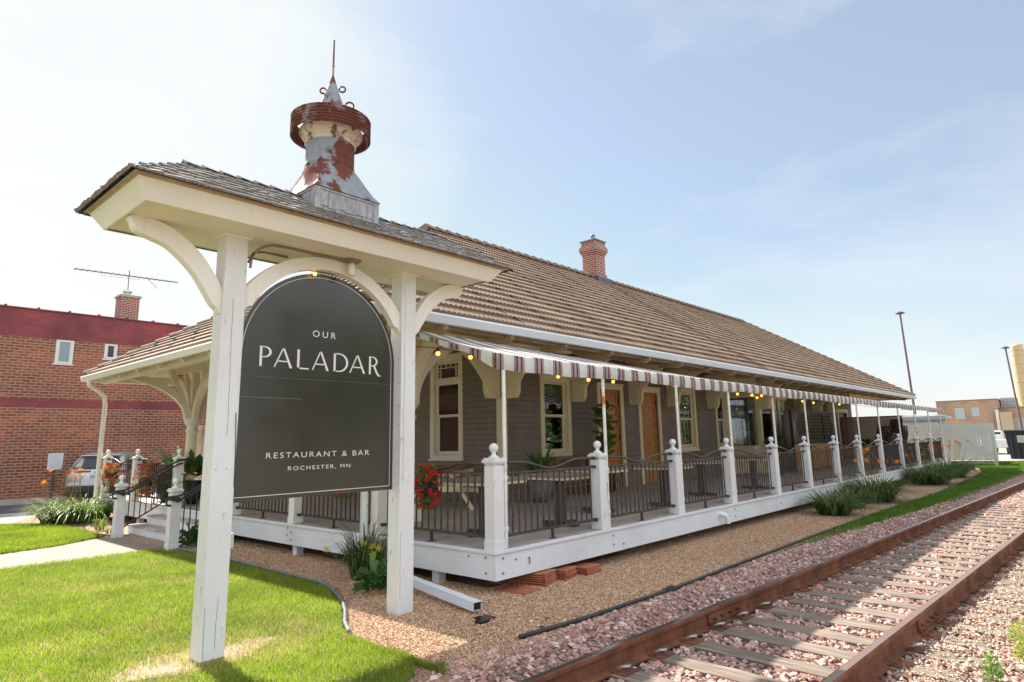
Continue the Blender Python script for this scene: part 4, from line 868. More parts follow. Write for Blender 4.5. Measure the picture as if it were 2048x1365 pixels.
# arch, brackets (cut timber)
MP=lambda a,b,t:(a,t,b)
acx=-2.045; ar=.865; az=2.545
def arcpts(rx_,rz_,a0,a1,n=24): return [(acx+rx_*math.cos(R(a0+(a1-a0)*i/n)),az+rz_*math.sin(R(a0+(a1-a0)*i/n))) for i in range(n+1)]
inner=arcpts(.885,.885,155,25) ; outer=arcpts(1.07,1.02,25,145)
poly=[(-2.925,2.90),(-2.875,2.955)]+[p for p in arcpts(.90,.895,152,28)]+[(-1.215,2.955),(-1.172,2.90),(-1.172,3.12)]+[p for p in arcpts(1.05,1.02,33,147) if -2.92<p[0]<-1.18]+[(-2.925,3.12)]
m=MB(); m.prism(poly,MP,SM_Y-.055,SM_Y+.03)
m.build('arch_timber',CREAMW,sg_,bevel=.004)
lb=[(-3.88,3.57),(-3.86,3.51),(-3.83,3.45),(-3.72,3.415),(-3.59,3.375),(-3.46,3.28),(-3.35,3.17),(-3.26,3.04),(-3.19,2.935),(-3.15,2.90),(-3.119,2.86),(-3.119,3.07),(-3.19,3.20),(-3.30,3.345),(-3.41,3.44),(-3.54,3.52),(-3.68,3.57)]
def smooth_(P,k=4):
    o=[]; n=len(P)
    for i in range(n):
        p0,p1,p2,p3=P[(i-1)%n],P[i],P[(i+1)%n],P[(i+2)%n]
        if min(math.dist(p1,p2),math.dist(p0,p1),math.dist(p2,p3))<.045: o.append(p1); continue
        for j in range(k):
            t=j/k; o.append(tuple(.5*((2*p1[c])+(-p0[c]+p2[c])*t+(2*p0[c]-5*p1[c]+4*p2[c]-p3[c])*t*t+(-p0[c]+3*p1[c]-3*p2[c]+p3[c])*t**3) for c in range(2)))
    return o
lb=smooth_(lb)
m=MB(); m.prism(lb,MP,SM_Y-.05,SM_Y+.05); m.build('curved_bracket',CREAMW,sg_,bevel=.004)
c0=-2.049; rb=[(2*c0-a,b) for a,b in lb]; m=MB(); m.prism(rb,MP,SM_Y-.05,SM_Y+.05); m.build('curved_bracket',CREAMW,sg_,bevel=.004)
# sign board
x0,x1,zb=-2.92,-1.178,1.235
bp_=[(x0,zb),(x1,zb)]+[(acx+.867*math.cos(R(t)),az+.865*math.sin(R(t))) for t in np.linspace(0,180,49)]
bp_=[(min(max(a,x0),x1),b) for a,b in bp_]
m=MB(); m.prism(bp_,MP,SM_Y+.032,SM_Y+.052); board=m.build('sign_board',SIGN,sg_)
yf=SM_Y+.032-.0015
def strip(mb,pts,w,closed=False):
    n=len(pts); 
    L=[];
    for i in range(n):
        a=Vector(pts[(i-1)%n] if closed or i>0 else pts[i]); b=Vector(pts[(i+1)%n] if closed or i<n-1 else pts[i]); d=(b-a).normalized(); nrm=Vector((-d.y,d.x)); p=Vector(pts[i]); L.append((p+nrm*w/2,p-nrm*w/2))
    vs=[]; 
    for a,b in L: vs+=[(a.x,yf,a.y),(b.x,yf,b.y)]
    r=range(n if closed else n-1); mb.add(vs,[(2*i,2*((i+1)%n),2*((i+1)%n)+1,2*i+1) for i in r])
m=MB(); bpts=[(-1.217,2.545)]+[(acx+.828*math.cos(R(t)),az+.826*math.sin(R(t))) for t in np.linspace(3,177,60)]+[(-2.873,2.545)]
strip(m,[(-1.217,1.275)]+bpts+[(-2.873,1.275)],.0055,False); m.add([(-2.876,yf,1.272),(-1.214,yf,1.272),(-1.214,yf,1.278),(-2.876,yf,1.278)],[(0,1,2,3)]); m.build('border_line',LETT,board,fixn=False)
SEAM=mk('board_seam',(.16,.16,.16),.3)[0]
m=MB(); strip(m,[(-2.87,2.338),(-1.22,2.338)],.002); m.build('board_seam',SEAM,board,fixn=False); m=MB(); strip(m,[(-2.87,2.149),(-2.25,2.147)],.003); m.build('board_scratch',mk('scratch',(.20,.195,.19),.4)[0],board,fixn=False)
def text(body,xl,xr,zb,zt,sp,bold=0):
    c=bpy.data.curves.new('txt','FONT'); c.body=body; c.space_character=sp; c.offset=bold; c.resolution_u=6
    o=bpy.data.objects.new('tmp',c); COL.objects.link(o); bpy.context.view_layer.update(); dg=bpy.context.evaluated_depsgraph_get()
    me=bpy.data.meshes.new_from_object(o.evaluated_get(dg)); bpy.data.objects.remove(o)
    co=np.array([v.co[:] for v in me.vertices]); 
    cap_lo,cap_hi=0.0,co[:,1].max()
    mn,mxx=co[:,0].min(),co[:,0].max()
    for v in me.vertices: v.co=(xl+(v.co.x-mn)/(mxx-mn)*(xr-xl),yf,zb+(v.co.y-cap_lo)/(cap_hi-cap_lo)*(zt-zb))
    me.materials.clear(); me.materials.append(LETT); ob=bpy.data.objects.new('lettering',me); COL.objects.link(ob); ob.parent=board; return ob
text('OUR',-2.172,-1.912,2.765,2.827,1.45)
text('RESTAURANT & BAR',-2.592,-1.476,1.600,1.650,1.3,-.004)
text('ROCHESTER, MN',-2.373,-1.700,1.484,1.521,1.3,-.002)
# PALADAR, flared humanist capitals drawn as outlines
b0,t0=2.434,2.622
big=MB()
def poly_(pts): 
    n=len(pts); big.add([(x,yf,z) for x,z in pts],[tuple(range(n))])
def quad(a,b,wa,wb):   # stroke from a to b with horizontal widths
    poly_([(a[0]-wa/2,a[1]),(a[0]+wa/2,a[1]),(b[0]+wb/2,b[1]),(b[0]-wb/2,b[1])])
def ringstroke(cx_,cz_,rx_,rz_,w0,w1,a0,a1,n=18):
    o=[];i_=[]
    for k in range(n+1):
        t=a0+(a1-a0)*k/n; ww=w0+(w1-w0)*abs(math.cos(R(t))); o.append((cx_+rx_*math.cos(R(t)),cz_+rz_*math.sin(R(t)))); i_.append((cx_+(rx_-ww)*math.cos(R(t)),cz_+(rz_-ww*.9)*math.sin(R(t))))
    for k in range(n): poly_([o[k],o[k+1],i_[k+1],i_[k]])
def stem(x,w=.024): poly_([(x,b0),(x+w,b0),(x+w*.97,t0),(x-.001,t0)])
def letA(xl,xr):
    ax_=(xl+xr)/2-.002; quad((xl+.008,b0),(ax_,t0+.001),.014,.014); quad((xr-.013,b0),(ax_+.002,t0+.001),.026,.020)
    z=b0+.060; poly_([(xl+.045,z-.006),(xr-.045,z-.006),(xr-.049,z+.006),(xl+.049,z+.006)])
def letP(x,w): stem(x); ringstroke(x+w*.42,t0-.052,w*.58,.052,.011,.023,-90,90); poly_([(x+.02,t0),(x+w*.42,t0),(x+w*.42,t0-.010),(x+.02,t0-.010)]); poly_([(x+.02,t0-.104),(x+w*.42,t0-.104),(x+w*.42,t0-.094),(x+.02,t0-.094)])
letP(-2.703,.115); letA(-2.565,-2.376); 
stem(-2.327); poly_([(-2.327,b0),(-2.205,b0),(-2.201,b0+.020),(-2.207,b0+.013),(-2.327,b0+.013)])
letA(-2.170,-1.981)
stem(-1.928); ringstroke(-1.862,(b0+t0)/2,.103,.094,.012,.024,-90,90,24); poly_([(-1.92,t0),(-1.862,t0),(-1.862,t0-.011),(-1.92,t0-.011)]); poly_([(-1.92,b0),(-1.862,b0),(-1.862,b0+.011),(-1.92,b0+.011)])
letA(-1.743,-1.550)
letP(-1.503,.108); 
poly_([(-1.452,t0-.100),(-1.426,t0-.098),(-1.392,b0+.022),(-1.372,b0-.004),(-1.348,b0-.008),(-1.350,b0-.016),(-1.380,b0-.018),(-1.408,b0+.002)])
big.build('lettering',LETT,board,fixn=False)
# lamp, conduit, box
m=MB(); m.lathe([(.05,3.575),(.055,3.555),(.05,3.54),(.02,3.53)],(-1.86,SM_Y-.14),12); m.box(-1.93,-1.79,SM_Y-.20,SM_Y-.08,3.545,3.575); jb=m.build('junction_box',mk('rusty_box',(.25,.19,.12),.7)[0],sg_)
m=MB(); m.lathe([(.02,3.54),(.033,3.53),(.038,3.50),(.04,3.44),(.036,3.41),(.001,3.405)],(-1.86,SM_Y-.14),14); lm=m.build('spot_lamp',PLASTW,jb)
m=MB(); m.tube([(-2.90,SM_Y-.10,3.30),(-2.895,SM_Y-.10,3.37),(-2.87,SM_Y-.10,3.44),(-2.83,SM_Y-.10,3.49),(-2.77,SM_Y-.10,3.53),(-2.70,SM_Y-.10,3.555),(-2.6,SM_Y-.10,3.562),(-2.3,SM_Y-.10,3.562),(-2.0,SM_Y-.12,3.56),(-1.9,SM_Y-.14,3.56)],.013,8); m.tube([(-2.90,SM_Y-.06,3.36),(-2.84,SM_Y-.02,3.47),(-2.7,SM_Y+.08,3.53),(-2.4,SM_Y+.18,3.56)],.012,8); m.build('conduit',mk('grey_conduit',(.23,.19,.15),.6)[0],sg_)
GBX=mk('grey_box',(.55,.57,.55),.5)[0]
m=MB(); m.box(-2.925,-2.86,SM_Y+.05,SM_Y+.12,3.14,3.27); m.build('outlet_box',GBX,sg_); m=MB(); m.box(-2.925,-2.85,SM_Y+.02,SM_Y+.1,.86,.985); m.build('outlet_box',GBX,sg_)
m=MB(); m.tube([(-2.95,SM_Y-.099,2.0),(-2.935,SM_Y-.099,1.7),(-2.93,SM_Y-.099,1.4),(-2.91,SM_Y-.05,1.2),(-2.905,SM_Y,.98)],.0035,5); m.build('cable',BLACK,sg_)
m=MB(); m.ball((-2.205,SM_Y-.02,3.385),.02,10,6); m.build('bulb',emis('warm_spot',(1,.40,.08),1.6),sg_)
# ---- cupola ----
cu=empty('cupola',(0,0,0)); cu.parent=sg_
cxx,cyy=-2.062,.35; hb=.345
m=MB(); m.box(cxx-hb+.012,cxx+hb-.012,cyy-hb+.012,cyy+hb-.012,3.85,4.138)
for (ax,s) in (('y',-1),('y',1),('x',-1),('x',1)):
    for row,(za,zb_) in enumerate(((3.84,4.01),(3.98,4.135))):
        p=-hb+.0
        while p<hb-.02:
            w=min(rng.uniform(.07,.13),hb-p); th=.016+rng.uniform(0,.007)+(.008 if row==1 else 0); zj=rng.uniform(-.008,.008)
            if ax=='y': m.box(cxx+p+.002,cxx+p+w-.002,cyy+s*(hb-.012),cyy+s*(hb-.012+th),za+zj,zb_)
            else: m.box(cxx+s*(hb-.012),cxx+s*(hb-.012+th),cyy+p+.002,cyy+p+w-.002,za+zj,zb_)
            p+=w
for sx_ in(-1,1):
    for sy_ in(-1,1): m.box(cxx+sx_*(hb+.022)-.0,cxx+sx_*(hb-.045),cyy+sy_*(hb+.022),cyy+sy_*(hb-.045),3.80,4.138)
m.build('shingled_base',SHINGV,cu)
m=MB(); m.box(cxx-hb-.024,cxx+hb+.024,cyy-hb-.024,cyy+hb+.024,4.138,4.165); m.build('base_trim',SHINGV,cu,bevel=.003)
m=MB(); n=48; vs=[]; zz=[4.165,4.24,4.34,4.44,4.535]; 
for q,z in enumerate(zz):
    t=q/(len(zz)-1)
    for j in range(n):
        a=2*math.pi*j/n; c,s=math.cos(a),math.sin(a); mxq=max(abs(c),abs(s)); rs=(hb+.035)/mxq; rr=.247
        k=t**.92; vs.append((cxx+c*(rs*(1-k)+rr*k),cyy+s*(rs*(1-k)+rr*k),z))
m.add(vs,[(i*n+j,i*n+(j+1)%n,(i+1)*n+(j+1)%n,(i+1)*n+j) for i in range(len(zz)-1) for j in range(n)],False)
m.lathe([(.247,4.535),(.253,4.542),(.247,4.555),(.247,4.64),(.249,4.643),(.247,4.646),(.247,4.84)],(cxx,cyy),48,True); m.build('metal_stack',GALV,cu)
m=MB(); m.lathe([(.247,4.795),(.262,4.80),(.264,4.825),(.256,4.835),(.268,4.855),(.285,4.87),(.288,4.88),(.303,4.885),(.31,4.905),(.311,4.92),(.324,4.923),(.324,4.955),(.19,4.99)],(cxx,cyy),48); m.build('cream_collar',COLLAR,cu)
m=MB(); pr=[]; 
for i in range(41):
    t=i/40; pr.append((.402+.009*math.cos(t*6*2*math.pi),4.885+.20*t))
pr2=[(r-.012,z) for r,z in pr[::-1]]; m.lathe(pr+pr2+[pr[0]],(cxx,cyy),64); m.build('corrugated_ring',RING,cu)
m=MB(); m.lathe([(.324,4.955),(.28,5.0),(.19,5.08),(.155,5.16),(.14,5.22),(.105,5.33),(.062,5.45),(.016,5.60),(.012,5.62)],(cxx,cyy),12,False); m.build('spire_cone',GALV,cu)
m=MB(); m.tube([(cxx,cyy,5.6),(cxx,cyy,6.05)],[.012,.008],8); m.lathe([(.008,5.72),(.018,5.735),(.008,5.75)],(cxx,cyy),10); m.build('spire_rod',RING,cu)
def torus(mb,c,r,rr,ax):
    pts=[]; 
    for i in range(19): a=2*math.pi*i/18; pts.append((c[0]+ax[0]*math.cos(a)*r,c[1]+ax[1]*math.cos(a)*r,c[2]+math.sin(a)*r))
    mb.tube(pts,rr,6,cap=False)
for (dx,z,r_) in ((-.10,5.44,.032),(.105,5.47,.033),(.19,5.28,.044)):
    m=MB(); torus(m,(cxx+dx*.75,cyy-dx*.6,z),r_,.010,(.78,-.62)); m.build('scroll_loop',RING,cu)
m=MB()
for a in (.3,1.87,3.44,5.01): c,s=math.cos(a),math.sin(a); m.beam((cxx+c*.31,cyy+s*.31,4.945),(cxx+c*.395,cyy+s*.395,4.97),.012,.03)
m.build('ring_bracket',RING,cu)
# ======================= RAILWAY TRACK =======================
tr=empty('railway_track',(.493,-2.25,0),'single railway track with rusty rails on weathered wooden ties in pink ballast','railway track',rz=math.atan(-.0452))
m=MB(); 
def rail(y):
    x0,x1=-9,95
    pr=[(-.07,-.062),(.07,-.062),(.07,-.05),(.012,-.035),(.009,.06),(.036,.072),(.036,.100),(.03,.108),(-.03,.108),(-.036,.100),(-.036,.072),(-.009,.06),(-.012,-.035),(-.07,-.05)]
    m=MB(); n=len(pr); vs=[(x0,y+a,b) for a,b in pr]+[(x1,y+a,b) for a,b in pr]; m.add(vs,[(i,(i+1)%n,n+(i+1)%n,n+i) for i in range(n)]); r=m.build('rail',RAIL,tr)
    m=MB(); m.box(x0,x1,y-.028,y+.020,.106,.1105); m.build('running_surface',RAILTOP if y==0 else mk('dull_rail_head',(.30,.21,.17),.42,.6)[0],r); return r
rl=rail(0); rr_=rail(-1.505)
def joint(r,x,y):
    m=MB()
    for s in(-1,1):
        m.prism([(-.045,-.03),(-.016,-.03),(-.016,.062),(-.03,.062),(-.03,.0),(-.045,-.01)],lambda a,b,t:(t,y+s*a*-1,b),x-.32,x+.32)
        for k in (-.24,-.08,.08,.24):
            m.tube([(x+k,y+s*.03,.02),(x+k,y+s*.075,.02)],.016,6)
    m.build('joint_bar',RAIL,r)
for x in (.35,11.6,22.0): joint(rl,x,0)
for x in (1.35,8.6,): joint(rr_,x,-1.505)
tie0=None
CLIP=mk('rail_clip_steel',(.42,.42,.40),.45,.6)[0]
def tie(x,parent):
    m=MB(); n=14; w=.115; vs=[]; y0,y1=.62,-2.12
    sk=rng.uniform(-.02,.02); jl=rng.uniform(-.06,.06); jr=rng.uniform(-.12,.08)
    for i in range(n+1):
        t=i/n; y=(y0+jl)+(y1+jr-(y0+jl))*t; e=rng.uniform(-.006,.006); e2=rng.uniform(-.006,.006); zt=-.050+rng.uniform(-.004,.003)
        vs+=[(x+sk*(t-.5)-w+e,y,-.2),(x+sk*(t-.5)-w+e,y,zt-.006),(x+sk*(t-.5)-w+.02+e,y,zt),(x+sk*(t-.5)+w-.02+e2,y,zt),(x+sk*(t-.5)+w+e2,y,zt-.006),(x+sk*(t-.5)+w+e2,y,-.2)]
    m.add(vs,[(i*6+j,i*6+j+1,(i+1)*6+j+1,(i+1)*6+j) for i in range(n) for j in range(5)]+[(0,1,2,3,4,5),tuple(range(n*6+5,n*6-1,-1))])
    return m.build('tie',TIE,parent)
for i in range(96):
    x=-3.98+i*.505+rng.uniform(-.02,.02); t=tie(x,tr)
    if i<70:
        for y in (0,-1.505):
            m=MB(); m.box(x-.095,x+.095,y-.19,y+.19,-.062,-.040); m.box(x-.095,x+.095,y-.088,y-.071,-.040,-.026); m.box(x-.095,x+.095,y+.071,y+.088,-.040,-.026)
            for (a,b) in ((-.06,-.1),(.06,.1),(.06,-.1),(-.05,.15)): m.box(x+a-.012,x+a+.012,y+b-.014,y+b+.014,-.045,-.02)
            m.build('tie_plate',RAIL,t)
            if x<1.4 and y==0 or (y<0 and .2<x<1.0): m=MB(); m.tube([(x-.04,y-.02-.06,-.03),(x-.05,y-.13,.0),(x-.02,y-.17,.005),(x+.03,y-.15,-.005),(x+.04,y-.09,-.02)],.011,8); m.build('rail_clip',CLIP,t)
# ======================= EDGINGS, PIPES =======================
def line_thing(name,pts,r,mat,label,cat,z=.03):
    P=[]; 
    for a,b in zip(pts,pts[1:]):
        for i in range(4): t=i/4; P.append((a[0]+(b[0]-a[0])*t,a[1]+(b[1]-a[1])*t,z))
    P.append((*pts[-1],z)); 
    # chaikin smoothing
    for _ in range(2):
        Q=[P[0]]
        for a,b in zip(P,P[1:]): Q+= [tuple(.75*a[i]+.25*b[i] for i in range(3)),tuple(.25*a[i]+.75*b[i] for i in range(3))]
        P=Q+[P[-1]]
    P=P[::2]
    m=MB(); m.tube(P,r,8); o=m.build(name,mat); 
    w=MB()
    for a,b in zip(P,P[1:]): w.add([(a[0],a[1],-.05),(b[0],b[1],-.05),(b[0],b[1],z),(a[0],a[1],z)],[(0,1,2,3)])
    w.build('edging_skirt',mat,o)
    return tag(o,label,cat)
line_thing('lawn_edging',hose,.022,HOSE,'grey tube edging curving between front lawn and gravel, behind the sign','edging',.035)
line_thing('gravel_edging',[(-1.02,-1.26),(-.93,-1.27),(-.26,-1.35),(.95,-1.40),(1.35,-1.42),(3.1,-1.40),(5,-1.40),(6.4,-1.39),(8.4,-1.40),(11.5,-1.44),(14.8,-1.56),(18,-1.58),(21.3,-1.56),(26,-1.38),(28,-1.2)],.02,EDGE,'black plastic edging between the pea gravel and the railway side','edging',.03)
line_thing('bed_edging',[(-.99,9.5),(-1.1,10.4),(-1.14,11.6),(-1.42,13.0)],.012,EDGE,'thin black edging between the side lawn and the daylily bed','edging',.02)
for x,y in ((1.35,-1.41),(10,-1.43)):
    m=MB(); m.beam((x-.1,y,.045),(x+.1,y+.003,.05),.05,.012); o=m.build('edging_joint',EDGE); o.parent=bpy.data.objects['gravel_edging']
# corrugated downspout extension
def ribbed(a,b,w,h,mat,name,label):
    a=Vector(a);b=Vector(b);d=(b-a).normalized();x=d.cross(Vector((0,0,1))).normalized();y=x.cross(d); m=MB(); pts=[]
    def edge(p,q,k,amp):
        for i in range(k): t=i/k; n=Vector((-(q-p).y,(q-p).x)).normalized(); pts.append(p+(q-p)*t-n*(amp if i%2 else 0))
    c=[Vector((-w/2,-h/2)),Vector((w/2,-h/2)),Vector((w/2,h/2)),Vector((-w/2,h/2))]
    for i in range(4): edge(c[i],c[(i+1)%4],10,-.006)
    n=len(pts); k=12; vs=[]
    for s in range(k+1):
        p=a+(b-a)*s/k
        for q in pts:
            f=1.0; off=Vector((0,0,0))
            if s in(6,7): f=.96
            vs.append(p+x*q.x*f+y*q.y*f)
    m.add(vs,[(s*n+i,s*n+(i+1)%n,(s+1)*n+(i+1)%n,(s+1)*n+i) for s in range(k) for i in range(n)])
    o=m.build(name,mat); 
    i_=MB(); i_.add([b-d*.02+x*u*w*.44+y*v*h*.44 for u,v in((-1,-1),(1,-1),(1,1),(-1,1))],[(0,1,2,3)]); i_.build('dark_outlet',BLACK,o)
    return tag(o,label,'downspout')
ribbed((-.24,2.02,.16),(-.66,-.38,.085),.105,.085,GUT,'downspout_pipe','long white ribbed downspout pipe lying on the gravel beside the right sign post')
m=MB(); m.box(-.80,-.64,-.60,-.46,.005,.02); m.box(-.9,-.78,-.66,-.58,.005,.03); tag(m.build('drain_grate',BLACK),'small black drain piece on gravel at the downspout mouth','drain')
# ======================= TILE STACKS =======================
TS=[(.36,.02,1,.30),(.80,.12,6,.32),(1.22,.12,5,.32),(1.66,.06,4,.33),(1.42,.42,7,.32),(.66,.42,3,.31)]
TL=['single layer of red roof tiles lying flat nearest the deck corner','tallest front stack of red roof tiles under the deck edge','second front stack of red roof tiles, right of the tallest','rightmost low stack of red roof tiles by the deck edge','rear stack of red roof tiles showing above the others','stack of red roof tiles in the shade behind the single layer']
for (x,y,n,w),lab in zip(TS,TL):
    e=empty('tile_stack',(x,y,0),lab,'tile stack','red roof tiles stacked under the deck edge',rz=rng.uniform(-.1,.1)+.15)
    for k in range(n):
        m=MB(); z=.004+k*.026; dx,dy=rng.uniform(-.012,.012,2); a=w/2
        m.box(dx-a,dx+a,dy-.22,dy+.22,z,z+.016)
        for q in (-.33,0,.33): m.box(dx+a*2*q*.9-.03,dx+a*2*q*.9+.03,dy-.22,dy+.22,z+.016,z+.021)
        m.box(dx-a,dx+a,dy-.222,dy-.19,z,z+.02); m.build('roof_tile',TERRA,e,bevel=.002)
# ======================= PLANTS =======================
def straps(n,R0,h,w,spread,cols,seg=6,droop=1.0,seed=1,rise=None):
    r=np.random.default_rng(seed); V=[];Fc=[];Cc=[];b=0
    for i in range(n):
        a=r.uniform(0,2*math.pi); rad=R0*math.sqrt(r.random())*.55; x0,y0=rad*math.cos(a),rad*math.sin(a); a2=a+r.uniform(-.8,.8)
        L=h*r.uniform(.75,1.3); reach=spread*r.uniform(.35,1.15); ww=w*r.uniform(.7,1.2); dr=droop*r.uniform(.6,1.3)
        c=np.array(cols[r.integers(len(cols))])*r.uniform(.8,1.2)
        ca,sa=math.cos(a2),math.sin(a2)
        for k in range(seg+1):
            t=k/seg; d=reach*(t**1.15); z=L*(2.5*t-1.95*dr*t*t); z=max(z,.01); wk=ww*(math.sin(math.pi*min(.5+t*.5,1))**.7 if t>.0 else .7)*.5
            px,py=x0+ca*d,y0+sa*d; V+=[(px-sa*wk,py+ca*wk,z),(px+sa*wk,py-ca*wk,z)]; Cc+=[c*(.8+.4*t)]*2
        for k in range(seg): q=b+2*k; Fc.append((q,q+1,q+3,q+2))
        b+=2*(seg+1)
    return np.array(V),np.array(Fc),np.array(Cc)
GREEN=[(.07,.15,.025),(.10,.20,.035),(.05,.11,.02),(.14,.24,.05)]; DGREEN=[(.05,.12,.03),(.085,.17,.045),(.04,.10,.025),(.15,.24,.08),(.10,.17,.04),(.26,.24,.10)]
LIMEG=[(.10,.17,.03),(.17,.26,.04),(.24,.34,.07),(.10,.18,.03),(.32,.40,.12)]
STALK=mk('flower_stalk',(.16,.22,.06),.6)[0]
def petal_flower(mb,c,r,dirv,n=6):
    d=Vector(dirv).normalized(); x=d.cross(Vector((0,0,1)));  x=x.normalized() if x.length>.1 else Vector((1,0,0)); y=x.cross(d); c=Vector(c)
    for i in range(n):
        a=2*math.pi*i/n+.2; u=x*math.cos(a)+y*math.sin(a); v=x*math.cos(a+1.57)+y*math.sin(a+1.57)
        p=[c,c+u*r*.45+v*r*.2+d*r*.55,c+u*r*.95+d*r*.62,c+u*r*1.1+v*0*r+d*r*.35,c+u*r*.45-v*r*.2+d*r*.55]
        mb.add(p,[(0,1,2,4),(1,3,2),(2,3,4)])
def leafm(name,c): 
    m,t,b=mk(name,c,.5); tr=nn(t,'BsdfTranslucent',{0:(*c,1)}); ms=nn(t,'MixShader',{0:.45,1:b.outputs[0],2:tr.outputs[0]}); t.links.new(ms.outputs[0],t.nodes['Material Output'].inputs[0]); return m
ORANGE=leafm('orange_petals',(.88,.30,.03)); YELLOW=leafm('yellow_petals',(.85,.62,.03)); REDF=leafm('red_petals',(.75,.015,.012)); SPENT=leafm('spent_seed_heads',(.42,.30,.12))
def daylily(x,y,R0,h,n,cols,label,flowers=0,fcol=None,spent=0,seed=1,group='daylily clumps in the gravel beds',fh=None,fr=None):
    e=empty('daylily_clump',(x,y,0),label,'plant',group)
    V,Fc,Cc=straps(n,R0,h*(1.15 if R0<.4 else .78),.013 if R0<.4 else .024,R0*(1.15 if R0<.4 else 1.3),cols,seed=seed); np_mesh('leaves',V,Fc,BLADE,e,colors=Cc)
    r=np.random.default_rng(seed+50); fh=fh or h*1.7; fr=fr or R0*.6
    for k in range(flowers+spent):
        a=r.uniform(0,6.28); q=fr*math.sqrt(r.random()); bx,by=q*math.cos(a)*.5,q*math.sin(a)*.5; tx,ty=q*math.cos(a),q*math.sin(a); zt=fh*r.uniform(.78,1.05)
        m=MB(); m.tube([(bx,by,0),((bx+tx)/2,(by+ty)/2,zt*.6),(tx,ty,zt)],.0035,5); 
        if k>=flowers:
            for j in range(4): aa=r.uniform(0,6.28); m.tube([(tx,ty,zt-.02*j),(tx+.05*math.cos(aa),ty+.05*math.sin(aa),zt+.035-.02*j)],[.003,.006],5)
        s=m.build('flower_stalk',STALK if k<flowers else SPENT,e)
        if k<flowers:
            f=MB(); petal_flower(f,(tx,ty,zt-.01),.078,(r.uniform(-1,.2),r.uniform(-1,.2),.6)); f.build('flower',fcol or ORANGE,s,fixn=False)
    return e
daylily(-.55,13.2,.85,.60,520,LIMEG,'large sunlit daylily clump with orange flowers at the far left deck corner',9,ORANGE,16,3,fh=1.28,fr=.75)
daylily(-1.05,13.4,.6,.50,330,LIMEG,'bright daylily clump left of the largest one, beside the concrete walk',2,ORANGE,8,31,fh=1.2,fr=.5)
daylily(-.32,2.05,.34,.42,300,DGREEN,'dark green daylily with yellow flowers by the white downspout',0,YELLOW,0,5)
e=bpy.data.objects['daylily_clump.002']
for (fx,fy,fz) in ((-.30,.42,.36),(-.12,-.16,.46),(-.05,-.22,.42),(.0,-.30,.40),(-.08,-.28,.33)):
    m=MB(); m.tube([(0,0,0),(fx*.7,fy*.7,fz*.7),(fx,fy,fz)],.0035,5); s=m.build('flower_stalk',STALK,e); f=MB(); petal_flower(f,(fx,fy,fz),.05,(-.7,-.7,.4)); f.build('flower',YELLOW,s,fixn=False)
daylily(9.8,-.74,.54,.46,420,DGREEN,'nearest trackside daylily clump, all leaves, left of the flowering one',0,None,2,7)
daylily(11.4,-.66,.50,.44,330,DGREEN,'leafy daylily clump between the nearest and the flowering trackside clumps',0,None,3,8)
daylily(13.4,-.70,.78,.60,560,DGREEN,'tall flowering daylily clump with orange blooms midway along the skirt',7,ORANGE,12,9,fh=1.25,fr=.6)
daylily(20.4,-.72,.95,.62,560,DGREEN,'far daylily clump with orange blooms near the deck end',6,ORANGE,10,10,fh=1.2,fr=.8)
daylily(24.6,-.62,1.0,.66,520,DGREEN,'farthest daylily clump in front of the white picket fence',9,ORANGE,10,12,fh=1.35,fr=.9)
daylily(-.86,10.9,.17,.20,60,LIMEG,'small low tuft in the mulch behind the far step post',0,None,0,13,'small tufts in the mulch')
daylily(-.96,9.95,.13,.12,40,LIMEG,'tiny bright tuft beside the far step post foot',0,None,0,14,'small tufts in the mulch')
def hosta(x,y,R0,h,n,label,cols,seed=1,lw=.09,name='hosta'):
    r=np.random.default_rng(seed); V=[];Fc=[];Cc=[];b=0
    for i in range(n):
        a=r.uniform(0,6.28); tt=r.random()**.7; reach=R0*(.35+.75*tt); hz=h*(1.05-.75*tt)*r.uniform(.8,1.15); c=np.array(cols[r.integers(len(cols))])*r.uniform(.85,1.2); LW=lw*r.uniform(.8,1.2)
        ca,sa=math.cos(a),math.sin(a); K=6
        for k in range(K+1):
            t=k/K; d=reach*(.25+.75*t); z=hz*(.35+1.15*math.sin(min(t*1.9,2.1))*.62)-.10*t*t*h*2*tt; wd=LW*math.sin(math.pi*min(max(t*1.0,.04),.985))**.75
            for s in(-1,0,1): V.append((ca*d-sa*wd*s*.5,sa*d+ca*wd*s*.5,max(z+(.018 if s else -.004),.008))); Cc.append(c*(1.12 if s==0 else 1))
        for k in range(K):
            q=b+3*k; Fc+=[(q,q+1,q+4,q+3),(q+1,q+2,q+5,q+4)]
        b+=3*(K+1)
    e=empty(name,(x,y,0),label,'plant'); np_mesh('leaves',np.array(V),np.array(Fc),BLADE,e,smooth=True,colors=np.array(Cc)); return e
HG=[(.10,.22,.06),(.13,.27,.09),(.08,.18,.05),(.18,.32,.13)]
hosta(-.72,1.30,.34,.30,46,'green broad-leaved hosta on gravel between edging and right sign post',HG,4)
hosta(-.62,1.50,.22,.34,6,'few upright hosta leaves standing behind the low hosta',[(.16,.33,.06),(.11,.24,.07)],9,.09)
hosta(-.62,6.75,.30,.36,60,'bushy dark green leafy plant at the foot of the near step post',[(.05,.12,.03),(.09,.18,.05),(.12,.22,.07)],6,.05,'leafy_shrub')
